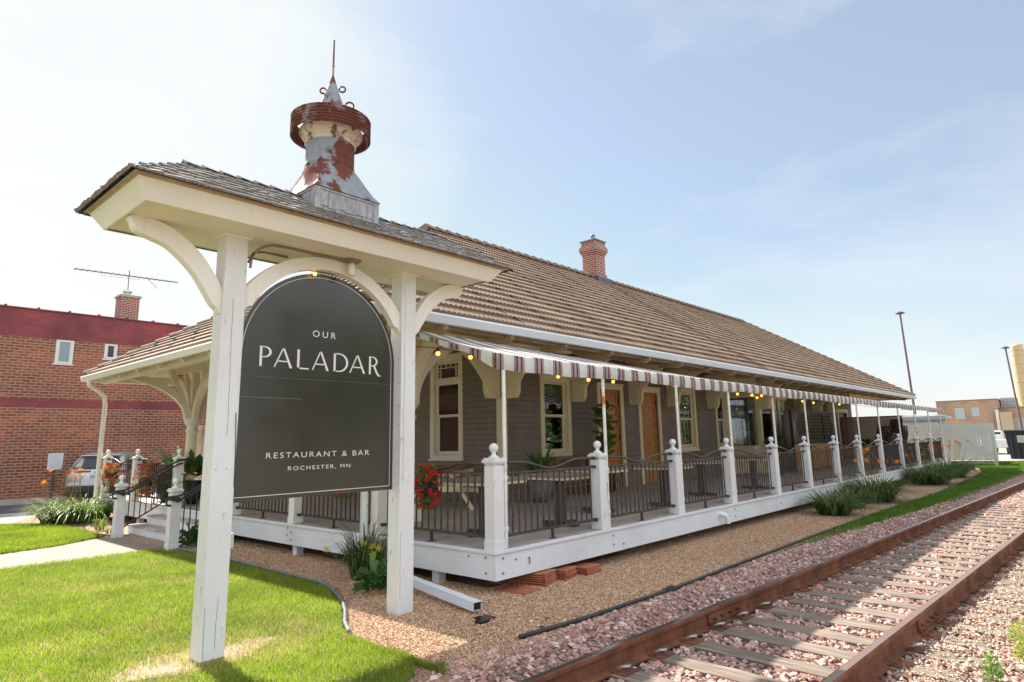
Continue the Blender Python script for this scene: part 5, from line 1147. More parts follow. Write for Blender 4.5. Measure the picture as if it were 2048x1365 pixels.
# hanging flower baskets
def basket(x,y,z0,z1,r0,label,n=420,seed=1,red=.35,leafc=((.14,.20,.05),(.24,.25,.08),(.22,.14,.06))):
    e=empty('hanging_flowers',(x,y,z0),label,'flowers','red begonias hung on the deck railings'); r=np.random.default_rng(seed)
    zc=(z1-z0); V=[];Fc=[];Cc=[];b=0
    for i in range(n*3):
        t=r.random(); a=r.uniform(0,6.28); rr=r0*(.55+.6*math.sin(math.pi*min(1,t*.8+.15)))*math.sqrt(r.random()); p=np.array([rr*math.cos(a)*.8,rr*math.sin(a),zc*t]); s=r.uniform(.012,.028)
        u=r.normal(size=3);u/=np.linalg.norm(u);v=np.cross(u,r.normal(size=3));v/=np.linalg.norm(v); c=np.array(leafc[r.integers(3)])*r.uniform(.7,1.3)
        V+=[p-u*s,p+v*s*.6,p+u*s,p-v*s*.6];Cc+=[c]*4;Fc.append((b,b+1,b+2,b+3));b+=4
    np_mesh('foliage',np.array(V),np.array(Fc),BLADE,e,colors=np.array(Cc))
    k=int(n*red*.3)
    for i in range(min(k,48)):
        t=r.random()**.8; a=r.uniform(2.2,5.6); rr=r0*(.6+.55*math.sin(math.pi*min(1,t*.8+.15))); c=(rr*math.cos(a)*.8,rr*math.sin(a),zc*t); f=MB(); 
        for j in range(3): petal_flower(f,(c[0]+r.uniform(-.015,.015),c[1]+r.uniform(-.015,.015),c[2]+r.uniform(-.015,.015)),.026,(c[0]+r.uniform(-.1,.1),c[1],r.uniform(-.05,.15)),5)
        f.build('blossom',REDF,e,fixn=False)
    m=MB(); m.box(-.10,.10,-.14,.14,zc*.35,zc*.62); m.build('planter_box',BLACK,e)
basket(-.06,1.16,.90,1.44,.17,'red begonias hanging on the railing just right of the right sign post',430,1,.36)
basket(-.05,13.2,.80,1.36,.22,'red begonias on the farthest railing beside the left downpipe',340,2,.47,((.30,.26,.08),(.36,.22,.08),(.20,.22,.06)))
basket(-.05,10.9,.62,1.36,.26,'red begonias on the railing above the steps',380,3,.42,((.30,.26,.08),(.34,.2,.08),(.20,.22,.06)))
basket(-.03,3.05,.95,1.22,.20,'red and yellow-green begonias just below the sign board',160,4,.25)
# weeds at right foreground
def weeds(x,y,r0,h,n,label,seed,cols=((.36,.42,.06),(.22,.34,.05),(.45,.45,.14))):
    r=np.random.default_rng(seed); V=[];Fc=[];Cc=[];b=0
    for i in range(n):
        a=r.uniform(0,6.28); rr=r0*math.sqrt(r.random()); hh=h*(1.1-.6*rr/r0)*r.random(); p=np.array([rr*math.cos(a),rr*math.sin(a),hh]); s=r.uniform(.008,.02); u=r.normal(size=3);u/=np.linalg.norm(u);v=np.cross(u,r.normal(size=3));v/=np.linalg.norm(v)
        V+=[p-u*s,p+v*s*.45,p+u*s,p-v*s*.45];Cc+=[np.array(cols[r.integers(3)])*r.uniform(.8,1.2)]*4;Fc.append((b,b+1,b+2,b+3));b+=4
    e=empty('weed_clump',(x,y,-.05),label,'plant','weeds along the right side of the track'); np_mesh('leaves',np.array(V),np.array(Fc),BLADE,e,colors=np.array(Cc)); return e
weeds(1.2,-4.72,.20,.22,1500,'yellow-green weed clump in the bottom right corner nearest the rail',1)
weeds(1.75,-4.72,.28,.24,1900,'yellow-green weed clump at the right edge, second from the corner',2)
weeds(2.8,-4.85,.30,.28,1700,'yellow-green weed clump by the tie ends, farthest of the three',3)
weeds(.52,-4.45,.07,.20,300,'thin upright green weed by a tie end at the bottom edge',4,((.16,.32,.05),(.2,.36,.06),(.12,.25,.04)))
weeds(.75,-5.0,.25,.16,900,'pale green weed patch in the very corner by the shoulder gravel',5)
# ======================= DECK FURNITURE =======================
def table(x,y,label,rz=0,round_=False):
    e=empty('patio_table',(x,y,DZ),label,'table','grey wooden pedestal tables on the deck',rz=rz)
    m=MB()
    if round_: m.lathe([(.001,.70),(.5,.70),(.5,.74),(.001,.74)],(0,0),32,False)
    else: m.box(-.42,.42,-.42,.42,.70,.74)
    m.build('table_top',TABLEW,e,bevel=.004)
    m=MB(); m.box(-.40,.40,-.40,.40,.665,.699) if not round_ else m.lathe([(.46,.67),(.46,.699)],(0,0)); m.build('table_apron',TRIM,e)
    m=MB(); m.box(-.065,.065,-.065,.065,.05,.665); m.build('pedestal',mk('pedestal_brown',(.07,.055,.05),.5)[0],e,bevel=.004)
    m=MB(); m.beam((-.32,0,.035),(.32,0,.035),.07,.045); m.beam((0,-.32,.035),(0,.32,.035),.07,.045); m.build('table_foot',IRONB,e); return e
table(.85,1.0,'square pedestal table nearest the deck corner behind the railing',.05)
table(2.15,.75,'square pedestal table behind the first trackside railing bay',.0); table(3.9,1.3,'square pedestal table in front of the first wooden door')
table(5.3,.8,'square pedestal table behind the third trackside railing bay'); table(7.6,1.2,'round pedestal table in front of the second window',0,True); table(9.9,1.0,'square pedestal table farthest along the deck, before the bay window')
def aframe(x,y,rz,label):
    e=empty('picnic_table',(x,y,DZ),label,'picnic table',rz=rz)
    m=MB(); m.box(-.95,.95,-.36,.36,.70,.745); m.build('table_top',BENCHW,e,bevel=.004)
    for s in(-1,1):
        m=MB(); m.box(-.95,.95,s*.62-.13,s*.62+.13,.41,.45); m.build('bench_seat',TABLEW,e,bevel=.004)
    for s in(-.68,.68):
        m=MB(); m.beam((s,-.62,0),(s,-.16,.70),.05,.13,(1,0,0)); m.beam((s,.62,0),(s,.16,.70),.05,.13,(1,0,0)); m.beam((s+.04,-.76,.37),(s+.04,.76,.37),.04,.11,(0,0,1)); m.beam((s+.04,-.36,.655),(s+.04,.36,.655),.04,.09); m.build('a_frame_leg',TRIM,e,bevel=.004)
    return e
aframe(3.2,4.35,R(35),'cream A-frame picnic table with brown top under the transom window')
def pot_plant(x,y,label,kind,seed=1,z=DZ,pr=.26,ph=.42,pm=None):
    e=empty('potted_plant',(x,y,z),label,'potted plant'); r=np.random.default_rng(seed)
    m=MB(); m.lathe([(.01,0),(pr*.55,0),(pr*.85,ph*.3),(pr,ph*.65),(pr*.92,ph*.92),(pr*.96,ph),(pr*.84,ph),(pr*.8,ph*.85),(.01,ph*.82)],(0,0),24); m.build('pot',pm or mk('grey_pot',(.16,.165,.17),.55)[0],e)
    if kind=='spiky':
        V,Fc,Cc=straps(46,.12,.42,.07,.5,[(.10,.19,.05),(.16,.26,.08),(.30,.36,.18)],seed=seed,droop=.7); V[:,2]+=ph*.85; np_mesh('leaves',V,Fc,BLADE,e,colors=Cc)
    elif kind=='fiddle':
        m=MB(); m.tube([(0,0,ph*.8),(.02,.01,1.1),(-.02,0,1.85)],.015,6); m.build('stem',BENCHW,e); V=[];Fc=[];Cc=[];b=0
        for i in range(46):
            z0=.75+1.25*i/46; a=i*2.4; el=r.uniform(.1,1.1); d=np.array([math.cos(a)*math.cos(el),math.sin(a)*math.cos(el),math.sin(el)]); s=np.cross(d,[r.uniform(-.8,.8),r.uniform(-.8,.8),1]);s/=np.linalg.norm(s); L=r.uniform(.26,.40); w=L*.62; c=np.array([(.09,.19,.035),(.15,.27,.05),(.22,.34,.08)][r.integers(3)])
            for t,ww in ((.1,.1),(.35,.38),(.7,.5),(.92,.3),(1,.02)):
                p=np.array([0,0,z0])+d*L*t+np.array([0,0,-.05*t*t]); V+=[p-s*w*ww,p+s*w*ww]; Cc+=[c,c]
            for k in range(4): q=b+2*k; Fc.append((q,q+1,q+3,q+2))
            b+=10
        np_mesh('leaves',np.array(V),np.array(Fc),BLADE,e,colors=np.array(Cc))
    else:
        V=[];Fc=[];Cc=[];b=0
        for i in range(120):
            a=r.uniform(0,6.28); el=r.uniform(0,1.3); L=r.uniform(.35,.85); d=np.array([math.cos(a)*math.cos(el),math.sin(a)*math.cos(el),math.sin(el)]); s=np.cross(d,[0,0,1]);s/=np.linalg.norm(s)+1e-6; c=np.array([(.05,.11,.03),(.09,.17,.04),(.22,.26,.05)][r.integers(3)])
            for t,ww in ((.5,.02),(.65,.5),(.85,.55),(1,.02)):
                p=np.array([0,0,ph])+d*L*t+np.array([0,0,-.1*t*t]); V+=[p-s*.12*ww,p+s*.12*ww]; Cc+=[c,c]
            for k in range(3): q=b+2*k; Fc.append((q,q+1,q+3,q+2))
            b+=8
        np_mesh('leaves',np.array(V),np.array(Fc),BLADE,e,colors=np.array(Cc))
    return e
BLKPOT=mk('black_pot',(.02,.02,.022),.4)[0]
pot_plant(4.75,3.30,'spiky plant in a round grey pot under the first trackside window','spiky',1)
pot_plant(7.35,3.45,'tall fiddle-leaf plant in a pot left of the first wooden door','fiddle',2,pm=BLKPOT)
pot_plant(14.9,2.3,'bushy potted plant in front of the bay window','bushy',3,pm=BLKPOT,ph=.6)
pot_plant(24.5,2.2,'bushy plant beside the stacked chairs at the deck end','bushy',4,pm=BLKPOT)
pot_plant(.65,11.3,'large black planter with palm leaf on the porch behind the stair railing','spiky',5,pm=BLKPOT,pr=.34,ph=.62)
pot_plant(.55,9.75,'dark broad-leaved plant at the head of the steps','bushy',6,pm=BLKPOT,pr=.2,ph=.5)
# console table below window 1
e=empty('console_table',(6.3,3.72,DZ),'reddish wooden console table against the trackside wall between window and door','table')
m=MB(); m.box(-.75,.95,-.2,.2,.80,.86); m.build('table_top',BENCHW,e)
m=MB()
for sx_ in(-.7,.9):
    for sy_ in(-.16,.16): m.box(sx_-.03,sx_+.03,sy_-.03,sy_+.03,0,.8)
m.box(-.7,.9,-.15,.15,.2,.24); m.build('table_frame',BENCHW,e)
# lattice-glazed bar screen on deck
e=empty('bar_screen',(16.9,2.45,DZ),'dark framed screen with diamond lattice panes above an orange wood bar front','screen')
m=MB(); m.box(0,5.0,-.04,.04,1.98,2.06); m.box(0,5.0,-.04,.04,.92,1.0)
for x in (0,1.62,3.3,4.95): m.box(x,x+.10,-.041,.041,0,2.0)
m.build('screen_frame',mk('dark_frame',(.035,.026,.022),.5)[0],e)
for a,b in ((.10,1.62),(1.72,3.3),(3.40,4.95)):
    m=MB(); m.box(a,b,-.005,.0,1.0,1.98); m.build('lattice_pane',mk('grey_pane',(.23,.20,.17),.4)[0],e)
m=MB(); k=-10
for i in range(-8,36):
    for s in(-1,1):
        x0_=i*.17 if s==1 else i*.17+.98*.75
        a=(x0_,-.02,1.0); b=(x0_+s*.98*.75,-.02,1.98)
        if min(a[0],b[0])>.05 and max(a[0],b[0])<4.98: m.beam(a,b,.012,.014)
m.build('lattice_bars',DARK,e)
m=MB(); m.box(.1,4.95,-.03,.03,.05,.92); m.build('bar_front',BARW,e)
# stacked chairs
CHB=noisy('dark_wicker',[(.3,(.02,.018,.016)),(.7,(.09,.075,.065))],30,.6,bs=.6,bscale=60)
for (x,y,n,lab) in ((24.3,1.5,9,'leftmost leaning stack of dark wicker patio chairs at the deck end'),(26.6,1.5,12,'tallest stack of dark wicker patio chairs at the deck end')):
    proto=None
    for k in range(n):
        if proto is None:
            c=empty('stacked_chair',(x,y,DZ),None,'chair','dark wicker chairs stacked at the deck end'); c['label']='dark wicker patio chair in '+('the leaning' if n==9 else 'the tallest')+' stack at the deck end'
            m=MB(); m.box(-.26,.26,-.26,.26,.36,.43); m.build('seat',CHB,c,bevel=.02)
            m=MB(); A_=[R(-20+i*220/16) for i in range(17)]; o_=[(.33*math.cos(t),.33*math.sin(t)) for t in A_]+[(.27*math.cos(t),.27*math.sin(t)) for t in A_[::-1]]; m.prism(o_,lambda a,b,t:(a,b,t),.63,.71); m.build('backrest',CHB,c,bevel=.015)
            for s in(-1,1):
                for q in(-1,1): m=MB(); m.box(s*.23-.02,s*.23+.02,q*.23-.02,q*.23+.02,0,.36); m.build('leg',CHB,c)
            proto=c
        else:
            c=copy_tree(proto); c.location=(x+.015*k+(.05*k if n==9 else .01*k),y-.02*k,DZ+.10*k); c.rotation_euler=(0,0,.0)
# lattice divider at deck end
e=empty('lattice_divider',(29.2,1.9,DZ),'tan lattice divider panel at the far end of the deck','screen')
m=MB(); 
LATW=woodmat('tan_lattice_wood',(.24,.16,.09),(.36,.26,.15),(4,4,4),.7)
for c0_ in np.arange(-2.4,2.4,.105):
    for s in(-1,1):
        # line y = c0_ + s*(z-.1), clipped to the panel -.24..2.26 x .1...2.0
        zs_=[z for z in np.linspace(.1,2.0,39) if -.24<=(c0_ if s>0 else c0_+1.9)+s*(z-.1)<=2.26]
        if len(zs_)>2: f_=lambda z:(c0_ if s>0 else c0_+1.9)+s*(z-.1); m.beam((.008*s,f_(zs_[0]),zs_[0]),(.008*s,f_(zs_[-1]),zs_[-1]),.050,.010,(1,0,0))
m.build('lattice',LATW,e)
m=MB(); m.box(-.03,.03,-.3,2.3,1.98,2.04); m.box(-.03,.03,-.22,2.3,.04,.12); m.box(-.03,.03,-.3,-.22,0,1.98); m.build('lattice_frame',LATW,e)
# panelled door screen on the porch
e=empty('porch_screen',(1.62,12.2,DZ),'pale panelled door-like screen behind the porch column','screen')
m=MB(); m.box(.0,.05,-.75,.35,0,1.78)
for q in (-.66,-.15): 
    m.box(-.02,.0,q,q+.4,.1,.75); m.box(-.02,.0,q,q+.4,.85,1.35); m.box(-.03,.0,q,q+.4,1.45,1.7)
m.build('panel',mk('beige_panel',(.52,.45,.36),.6)[0],e,bevel=.004)
# ======================= RED BRICK BUILDING =======================
bb=empty('brick_building',(0,24,0),'long two-storey red brick building with maroon painted parapet and band behind the parking lot','building'); bb.location=(0,0,0)
YB=24.0
m=MB(); m.box(-26,22,YB,YB+12,-.1,3.30); m.box(-26,22,YB+.0,YB+12,3.60,5.88); bw=m.build('wall',BRICK,bb)
m=MB(); m.box(-26,22,YB-.012,YB+12,3.30,3.60); m.box(-26,22,YB-.006,YB+12,5.88,6.93); m.build('painted_band',REDP,bb)
m=MB(); m.box(-26,22,YB-.05,YB+.35,6.93,6.98)
for x in np.arange(-25.9,22,1.0): m.box(x,x+.06,YB-.065,YB+.36,6.985,7.03)
m.build('parapet_coping',REDP,bb)
WF=mk('white_window_frame',(.66,.67,.66),.5)[0]
def bwin(x0,x1,z0,z1,glz):
    m=MB(); f=.07; y0_,y1_=YB-.04,YB+.02
    m.box(x0,x0+f,y0_,y1_,z0,z1); m.box(x1-f,x1,y0_,y1_,z0,z1); m.box(x0+f,x1-f,y0_,y1_,z1-f,z1); m.box(x0+f,x1-f,y0_,y1_,z0,z0+f); m.box(x0+f,x0+f+.05,y0_+.01,y1_,z0+f,z1-f); m.box(x1-f-.05,x1-f,y0_+.01,y1_,z0+f,z1-f)
    w=m.build('window',WF,bb,bevel=.005); g_=MB(); g_.box(x0+f+.05,x1-f-.05,YB-.02,YB-.015,z0+f,z1-f); g_.build('pane',glz,w)
    d=MB(); d.box(x0-.05,x1+.05,YB-.03,YB+.02,z0-.06,z0); d.build('sill',WF,w)
bwin(.80,1.38,4.97,5.87,mk('pane_blue',(.22,.30,.32),.12)[0]); bwin(2.43,2.88,5.28,5.87,mk('pane_dark',(.03,.035,.05),.15)[0])
m=MB(); m.box(2.86,3.54,YB-.02,YB+.70,6.985,7.90); c_=m.build('chimney',BRICKC,bb); m=MB(); m.box(2.81,3.59,YB-.06,YB+.74,7.90,7.99); m.build('chimney_cap',CONC,c_)
m=MB(); m.tube([(3.15,YB+.3,7.99),(3.15,YB+.3,8.14)],.12,12); m.lathe([(.17,8.14),(.17,8.2),(.02,8.24)],(3.15,YB+.3)); m.build('flue',mk('zinc_flue',(.45,.46,.47),.4,.6)[0],c_)
# antenna
an=empty('tv_antenna',(3.15,YB+.3,8.2),'thin grey television antenna on the brick building chimney','antenna'); GM=mk('antenna_metal',(.16,.16,.17),.5,.4)[0]
m=MB(); m.tube([(0,0,0),(0,0,.92)],.018,6); m.build('mast',GM,an)
m=MB(); m.tube([(-1.98,0,.62),(1.95,0,.72)],.024,6); 
for i in range(18): x=-1.9+i*.21; L=.26-.004*i; z=.62+(x+1.98)*.0254; m.tube([(x,-L,z),(x,L,z)],.012,4)
m.tube([(.7,0,.69),(1.2,.12,1.0)],.01,4); m.tube([(.7,0,.69),(1.1,-.12,.28)],.01,4); m.tube([(-1.0,0,.52),(.5,0,.58)],.008,4); m.tube([(-1.0,0,.52),(-1.0,0,.64)],.008,4); m.build('boom',GM,an)
# notice sign
ns=empty('notice_sign',(.92,22.85,.0),'small white notice on a brown post in front of the brick wall','sign')
m=MB(); m.box(-.045,.045,-.03,.03,0,1.32); m.build('post',mk('sign_post_brown',(.10,.06,.05),.8)[0],ns)
m=MB(); m.box(-.23,.23,-.045,-.032,1.02,1.60); pb=m.build('sign_panel',mk('notice_white',(.62,.64,.68),.5)[0],ns,bevel=.004)
m=MB()
for i in range(7): m.box(-.18,.18-.05*(i%3),-.0465,-.0452,1.52-i*.065,1.53-i*.065)
m.build('text_lines',mk('notice_grey',(.32,.33,.4),.6)[0],pb)
# ======================= SUV =======================
def suv(loc,rz,label,bodycol,scale=1):
    e=empty('parked_car',loc,label,'car',rz=rz); BM=mk('car_paint',bodycol,.28,.55)[0]; BLK=mk('car_black_trim',(.015,.015,.017),.4)[0]
    # local: rear at x=0 facing -x, length +x
    W2=.93
    def sect(x,zb,zt,w_low,w_belt,w_roof,belt=1.02):
        return [(x,-w_low,zb),(x,-w_belt,.62),(x,-w_belt,belt),(x,-w_roof,zt-.07),(x,-w_roof+.14,zt),(x,w_roof-.14,zt),(x,w_roof,zt-.07),(x,w_belt,belt),(x,w_belt,.62),(x,w_low,zb)]
    S_=[(-.02,.42,1.00,.80,.86,.84),(.03,.30,1.12,.84,.91,.86),(.10,.27,1.22,.86,.93,.84),(.34,.24,1.50,.88,.93,.76),(.55,.22,1.64,.88,.935,.70),(1.0,.22,1.70,.88,.94,.69),(2.2,.22,1.70,.88,.94,.69),(2.75,.22,1.64,.88,.94,.68),(3.45,.22,1.14,.88,.94,.78),(4.3,.24,1.00,.86,.91,.72),(4.65,.30,.80,.80,.84,.66)]
    vs=[]; 
    for x,zb,zt,a,b_,c in S_: vs+=sect(x,zb,zt,a,b_,c,min(1.02,zt-.12) if zt<1.2 else 1.02)
    k=10; m=MB(); m.add(vs,[(i*k+j,i*k+(j+1)%k,(i+1)*k+(j+1)%k,(i+1)*k+j) for i in range(len(S_)-1) for j in range(k)]+[tuple(range(k)),tuple(range(len(vs)-1,len(vs)-k-1,-1))],True); body=m.build('body',BM,e)
    es=body.modifiers.new('edge','EDGE_SPLIT'); es.split_angle=R(38)
    # rear glass follows the hatch slope
    GL=mk('dark_car_glass',(.02,.022,.028),.06,0,.8)[0]
    def hx(z): return float(np.interp(z,[1.0,1.12,1.22,1.50,1.64],[-.02,.03,.10,.34,.55]))-.012
    m=MB(); m.add([(hx(1.13),-.72,1.13),(hx(1.13),.72,1.13),(hx(1.22),.76,1.22),(hx(1.52),.58,1.52),(hx(1.52),-.58,1.52),(hx(1.22),-.76,1.22)],[(0,1,2,3,4,5)]); m.build('rear_window',GL,e)
    m=MB(); m.box(hx(1.56)-.10,hx(1.56)+.06,-.62,.62,1.575,1.615); m.build('spoiler',BM,e,bevel=.01)
    for s in(-1,1):
        m=MB(); m.add([(.62,s*.80,1.50),(2.6,s*.80,1.50),(3.2,s*.925,1.08),(.30,s*.925,1.08)],[(0,1,2,3)]); m.build('side_window',GL,e)
        TL_=emis('tail_light_red',(.45,.01,.01),.05) if s<0 else bpy.data.materials['tail_light_red']
        m=MB(); m.prism([(-.03,.98),(.0,1.08),(.45,1.10),(.40,1.0)],lambda a,b,t:(a,t,b),s*.945,s*.80); m.prism([(0.0,1.035),(.0,1.075),(.05,1.085),(.05,1.03)],lambda a,b,t:(a-.045,t,b),s*.80,s*.18); m.build('tail_light',TL_,e,bevel=.006)
        m=MB(); m.box(-.045,-.02,s*.62,s*.80,.46,.52); m.build('reflector',TL_,e)
        for x in(.95,3.75):
            m=MB(); pts=[]; m.prism([(x+.36*math.cos(t),.36+.36*math.sin(t)) for t in np.linspace(0,2*math.pi,29)[:-1]],lambda a,b,t:(a,t,b),s*.73,s*.95); w=m.build('wheel',BLK,e,bevel=.02); m=MB(); m.prism([(x+.22*math.cos(t),.36+.22*math.sin(t)) for t in np.linspace(0,2*math.pi,21)[:-1]],lambda a,b,t:(a,t,b),s*.945,s*.958); m.build('rim',mk('alloy',(.5,.5,.5),.3,.8)[0],w)
    m=MB(); m.box(-.09,.10,-.86,.86,.34,.56); m.box(-.06,.2,-.90,.90,.24,.36); m.build('bumper',BLK,e,bevel=.03)
    m=MB(); m.box(-.075,.02,-.84,.84,.56,.68); m.build('bumper_cover',BM,e,bevel=.02)
    m=MB(); m.box(-.045,-.03,-.16,.16,.80,.94); pl=m.build('number_plate',mk('plate',(.42,.52,.56),.5)[0],e)
    def tx(body_,parent,y0,z0,h,mat):
        c=bpy.data.curves.new('t','FONT'); c.body=body_; o=bpy.data.objects.new('tmp',c); COL.objects.link(o); bpy.context.view_layer.update(); me=bpy.data.meshes.new_from_object(o.evaluated_get(bpy.context.evaluated_depsgraph_get())); bpy.data.objects.remove(o)
        for v in me.vertices: v.co=(-.0475,y0-v.co.x*h,z0+v.co.y*h)
        me.materials.clear(); me.materials.append(mat); ob=bpy.data.objects.new('plate_text',me); COL.objects.link(ob); ob.parent=parent
    tx('KU-547',pl,.13,.835,.085,BLK)
    m=MB(); m.tube([(hx(1.03)-.03,.0+.07*math.cos(t),1.02+.045*math.sin(t)) for t in np.linspace(0,6.28,17)],.008,6,cap=False); m.tube([(hx(1.03)-.03,.032*math.cos(t),1.02+.043*math.sin(t)) for t in np.linspace(0,6.28,13)],.006,6,cap=False); m.build('emblem',mk('chrome',(.6,.6,.6),.15,1)[0],e)
    m=MB(); m.beam((hx(1.17)-.02,-.05,1.155),(hx(1.2)-.03,.32,1.18),.025,.025); m.build('wiper',BLK,e)
    for s in(-1,1): m=MB(); m.tube([(.75,s*.60,1.70),(.85,s*.60,1.75),(2.4,s*.60,1.75),(2.5,s*.60,1.70)],.018,6); m.build('roof_rail',mk('rail_silver',(.5,.5,.5),.3,.8)[0],e)
    m=MB(); m.box(-.03,4.6,-.8,.8,.2,.3); m.build('underbody',BLK,e)
    return e
suv((1.75,21.05,-.10),R(58),'silver SUV parked rear-first-in-view beside the brick wall, behind the daylilies',(.50,.50,.49))
bpy.data.objects['parked_car']['label']='silver SUV with red tail lights parked by the brick wall, seen from behind'
# ======================= RIGHT BACKGROUND =======================
FEN=paint('picket_paint',(.56,.61,.60),amt=.3)
def picket(loc,rz,n,h,label,z0=.33,w=.105):
    e=empty('picket_fence',loc,label,'fence',rz=rz); m=MB()
    for i in range(n):
        x=i*(w+.016)+rng.uniform(-.003,.003); w_=w+.009; m.prism([(x,z0),(x+w_,z0),(x+w_,h-.05),(x+w*.8,h),(x+w*.2,h),(x,h-.05)],lambda a,b,t:(a,t,b),-.012,.012)
    m.build('pickets',FEN,e)
    m=MB(); m.box(0,n*(w+.016),-.06,-.0125,z0+.25,z0+.34); m.box(0,n*(w+.016),-.06,-.0125,h-.45,h-.36); m.build('fence_rail',FEN,e)
    m=MB()
    for x in (.05,n*(w+.016)*.93): m=MB(); m.box(x,x+.1,-.11,-.0125,-.2,h-.3); m.build('fence_post',FEN,e)
    return e
picket((33.2,-1.42,0),R(90),21,2.12,'white picket fence gate panel standing on short legs on the grass at the deck end')
picket((33.9,.95,0),R(90),14,2.22,'taller white picket fence section behind the gate panel, beside the pale shed')
m=MB(); m.box(33.3,33.36,-1.3,.3,.16,.22); tag(m.build('low_pipe',mk('pipe_grey',(.35,.30,.27),.6)[0]),'low tan pipe lying under the picket fence panel','pipe')
# sheds
def shed(loc,sx,sy,h,label,c,roofc,name='shed'):
    e=empty(name,loc,label,'shed'); m=MB(); m.box(0,sx,0,sy,0,h)
    for i in range(int(sy/.3)): m.box(-.02,0,i*.3,i*.3+.02,0,h)
    m.build('wall',c,e); m=MB(); m.prism([(-.4,h),(sx+.4,h),(sx+.4,h+.12),(-.4,h+.20)],lambda a,b,t:(a,t,b),-.25,sy+.3); m.build('roof',roofc,e,bevel=.01); m=MB(); m.box(-.035,0,sy*.35,sy*.35+1.0,0,2.0); m.build('door',mk('shed_door_'+name,(.55,.62,.66),.5)[0],e); return e
shed((36.3,1.55,0),4,6.0,2.50,'pale grey shed with a flat white roof beyond the lattice divider',mk('shed_grey',(.42,.50,.54),.6)[0],mk('shed_roof_white',(.72,.72,.74),.6)[0])
shed((34.6,.9,0),1.2,1.6,2.36,'pale blue-green box shed between the deck end and the picket fence',mk('shed_blue',(.46,.56,.58),.5)[0],mk('shed_roof_grey',(.4,.42,.45),.6)[0],'storage_box')
# dumpster
e=empty('dumpster',(41.8,-1.05,-.02),'black slatted dumpster bin standing on the concrete past the fence','dumpster',rz=R(-98))
m=MB(); m.prism([(.1,.12),(1.9,.12),(2.05,1.7),(-.05,1.7)],lambda a,b,t:(a,t,b),0,1.4); m.build('bin',mk('dumpster_black',(.025,.03,.038),.45)[0],e,bevel=.02)
m=MB(); m.box(-.1,2.1,-.06,1.46,1.7,1.78); m.build('lid',mk('dumpster_lid',(.06,.09,.12),.4)[0],e,bevel=.02)
m=MB()
for i in range(7): m.box(.2+i*.26,.26+i*.26,-.05,0,.15,1.6)
m.build('rib',mk('dumpster_rib',(.05,.055,.065),.5)[0],e)
m=MB(); m.box(.55,1.3,-.07,-.05,1.05,1.45); m.build('sticker',mk('grey_sticker',(.5,.5,.47),.6)[0],e,bevel=.01)
# cars far right
def smallcar(loc,rz,label,col,kind='sedan'):
    e=empty('distant_car' if kind!='pickup' else 'pickup_truck',loc,label,'truck' if kind=='pickup' else 'car',rz=rz); P_=mk('paint_'+label[:6],col,.3,.2)[0]
    side=[(0,.35),(0,.95),(.9,1.02),(1.3,1.42),(2.6,1.45),(3.3,1.0),(4.3,.85),(4.4,.35)] if kind=='sedan' else [(0,.5),(0,1.1),(1.9,1.1),(1.95,1.75),(3.2,1.78),(3.8,1.2),(5.0,1.1),(5.1,.5)]
    m=MB(); m.prism(side,lambda a,b,t:(a,t,b),-.88,.88); m.build('body',P_,e,bevel=.06)
    G=mk('gl_'+label[:5],(.03,.04,.05),.08)[0]; gw=[(1.0,1.04),(1.35,1.37),(2.55,1.39),(3.15,1.04)] if kind=='sedan' else [(2.05,1.2),(2.08,1.65),(3.15,1.68),(3.65,1.22)]
    for s in(-1,1):
        m=MB(); m.prism(gw,lambda a,b,t:(a,t,b),s*.885,s*.893); m.build('side_window',G,e)
        for x in (.8,3.5 if kind=='sedan' else 4.1): m=MB(); m.prism([(x+.34*math.cos(t),.34+.34*math.sin(t)) for t in np.linspace(0,6.28,21)[:-1]],lambda a,b,t:(a,t,b),s*.7,s*.9); m.build('wheel',BLACK,e,bevel=.02)
        m=MB(); m.box(-.02,.04,s*.72-.1,s*.72+.1,.75,.98); m.build('tail_light',bpy.data.materials['tail_light_red'],e)
    m=MB(); m.add([(.93,-.7,1.06),(.93,.7,1.06),(1.27,.65,1.4),(1.27,-.65,1.4)] if kind=='sedan' else [(1.93,-.7,1.2),(1.93,.7,1.2),(1.93,.7,1.65),(1.93,-.7,1.65)],[(0,1,2,3)]); m.build('rear_window',G,e)
    return e
smallcar((55,.6,-.02),R(20),'white pickup truck with a red tail light parked behind the dumpster',(.75,.76,.78),'pickup')
smallcar((57,2.6,-.02),R(30),'dark blue car parked low behind the fence end',(.03,.06,.14))
smallcar((62,3.2,-.02),R(25),'white sedan parked in the second row beyond the fence end',(.7,.75,.8))
smallcar((68,4.6,-.02),R(25),'silver car parked farthest back before the tan brick building',(.5,.58,.66))
# tan brick building far right
fb=empty('distant_building',(90,0,0),'long low tan brick building with blocked windows across the far parking lot','building'); fb.location=(0,0,0)
m=MB(); m.box(90,120,3.6,9.75,-1,5.45); m.box(90.5,120,-22,3.59,-1,4.35); m.build('wall',BRICKF,fb)
m=MB(); m.box(89.9,120,3.5,9.8,5.45,5.53); m.box(90.4,120,-22.1,3.48,4.35,4.48); m.build('roof_coping',mk('coping_tan',(.25,.18,.15),.7)[0],fb)
WB=mk('blocked_window',(.40,.46,.50),.5)[0]; GB=mk('grey_block',(.42,.40,.38),.8)[0]
for (y0_,y1_,z0_,z1_,mt) in ((6.9,7.9,3.2,4.6,WB),(5.4,6.2,3.5,4.6,WB),(5.9,8.1,1.2,2.5,GB),(4.2,5.3,1.3,2.6,GB),(8.5,9.5,1.2,2.5,GB)):
    m=MB(); m.box(89.93,89.99,y0_,y1_,z0_,z1_); m.build('window',mt,fb)
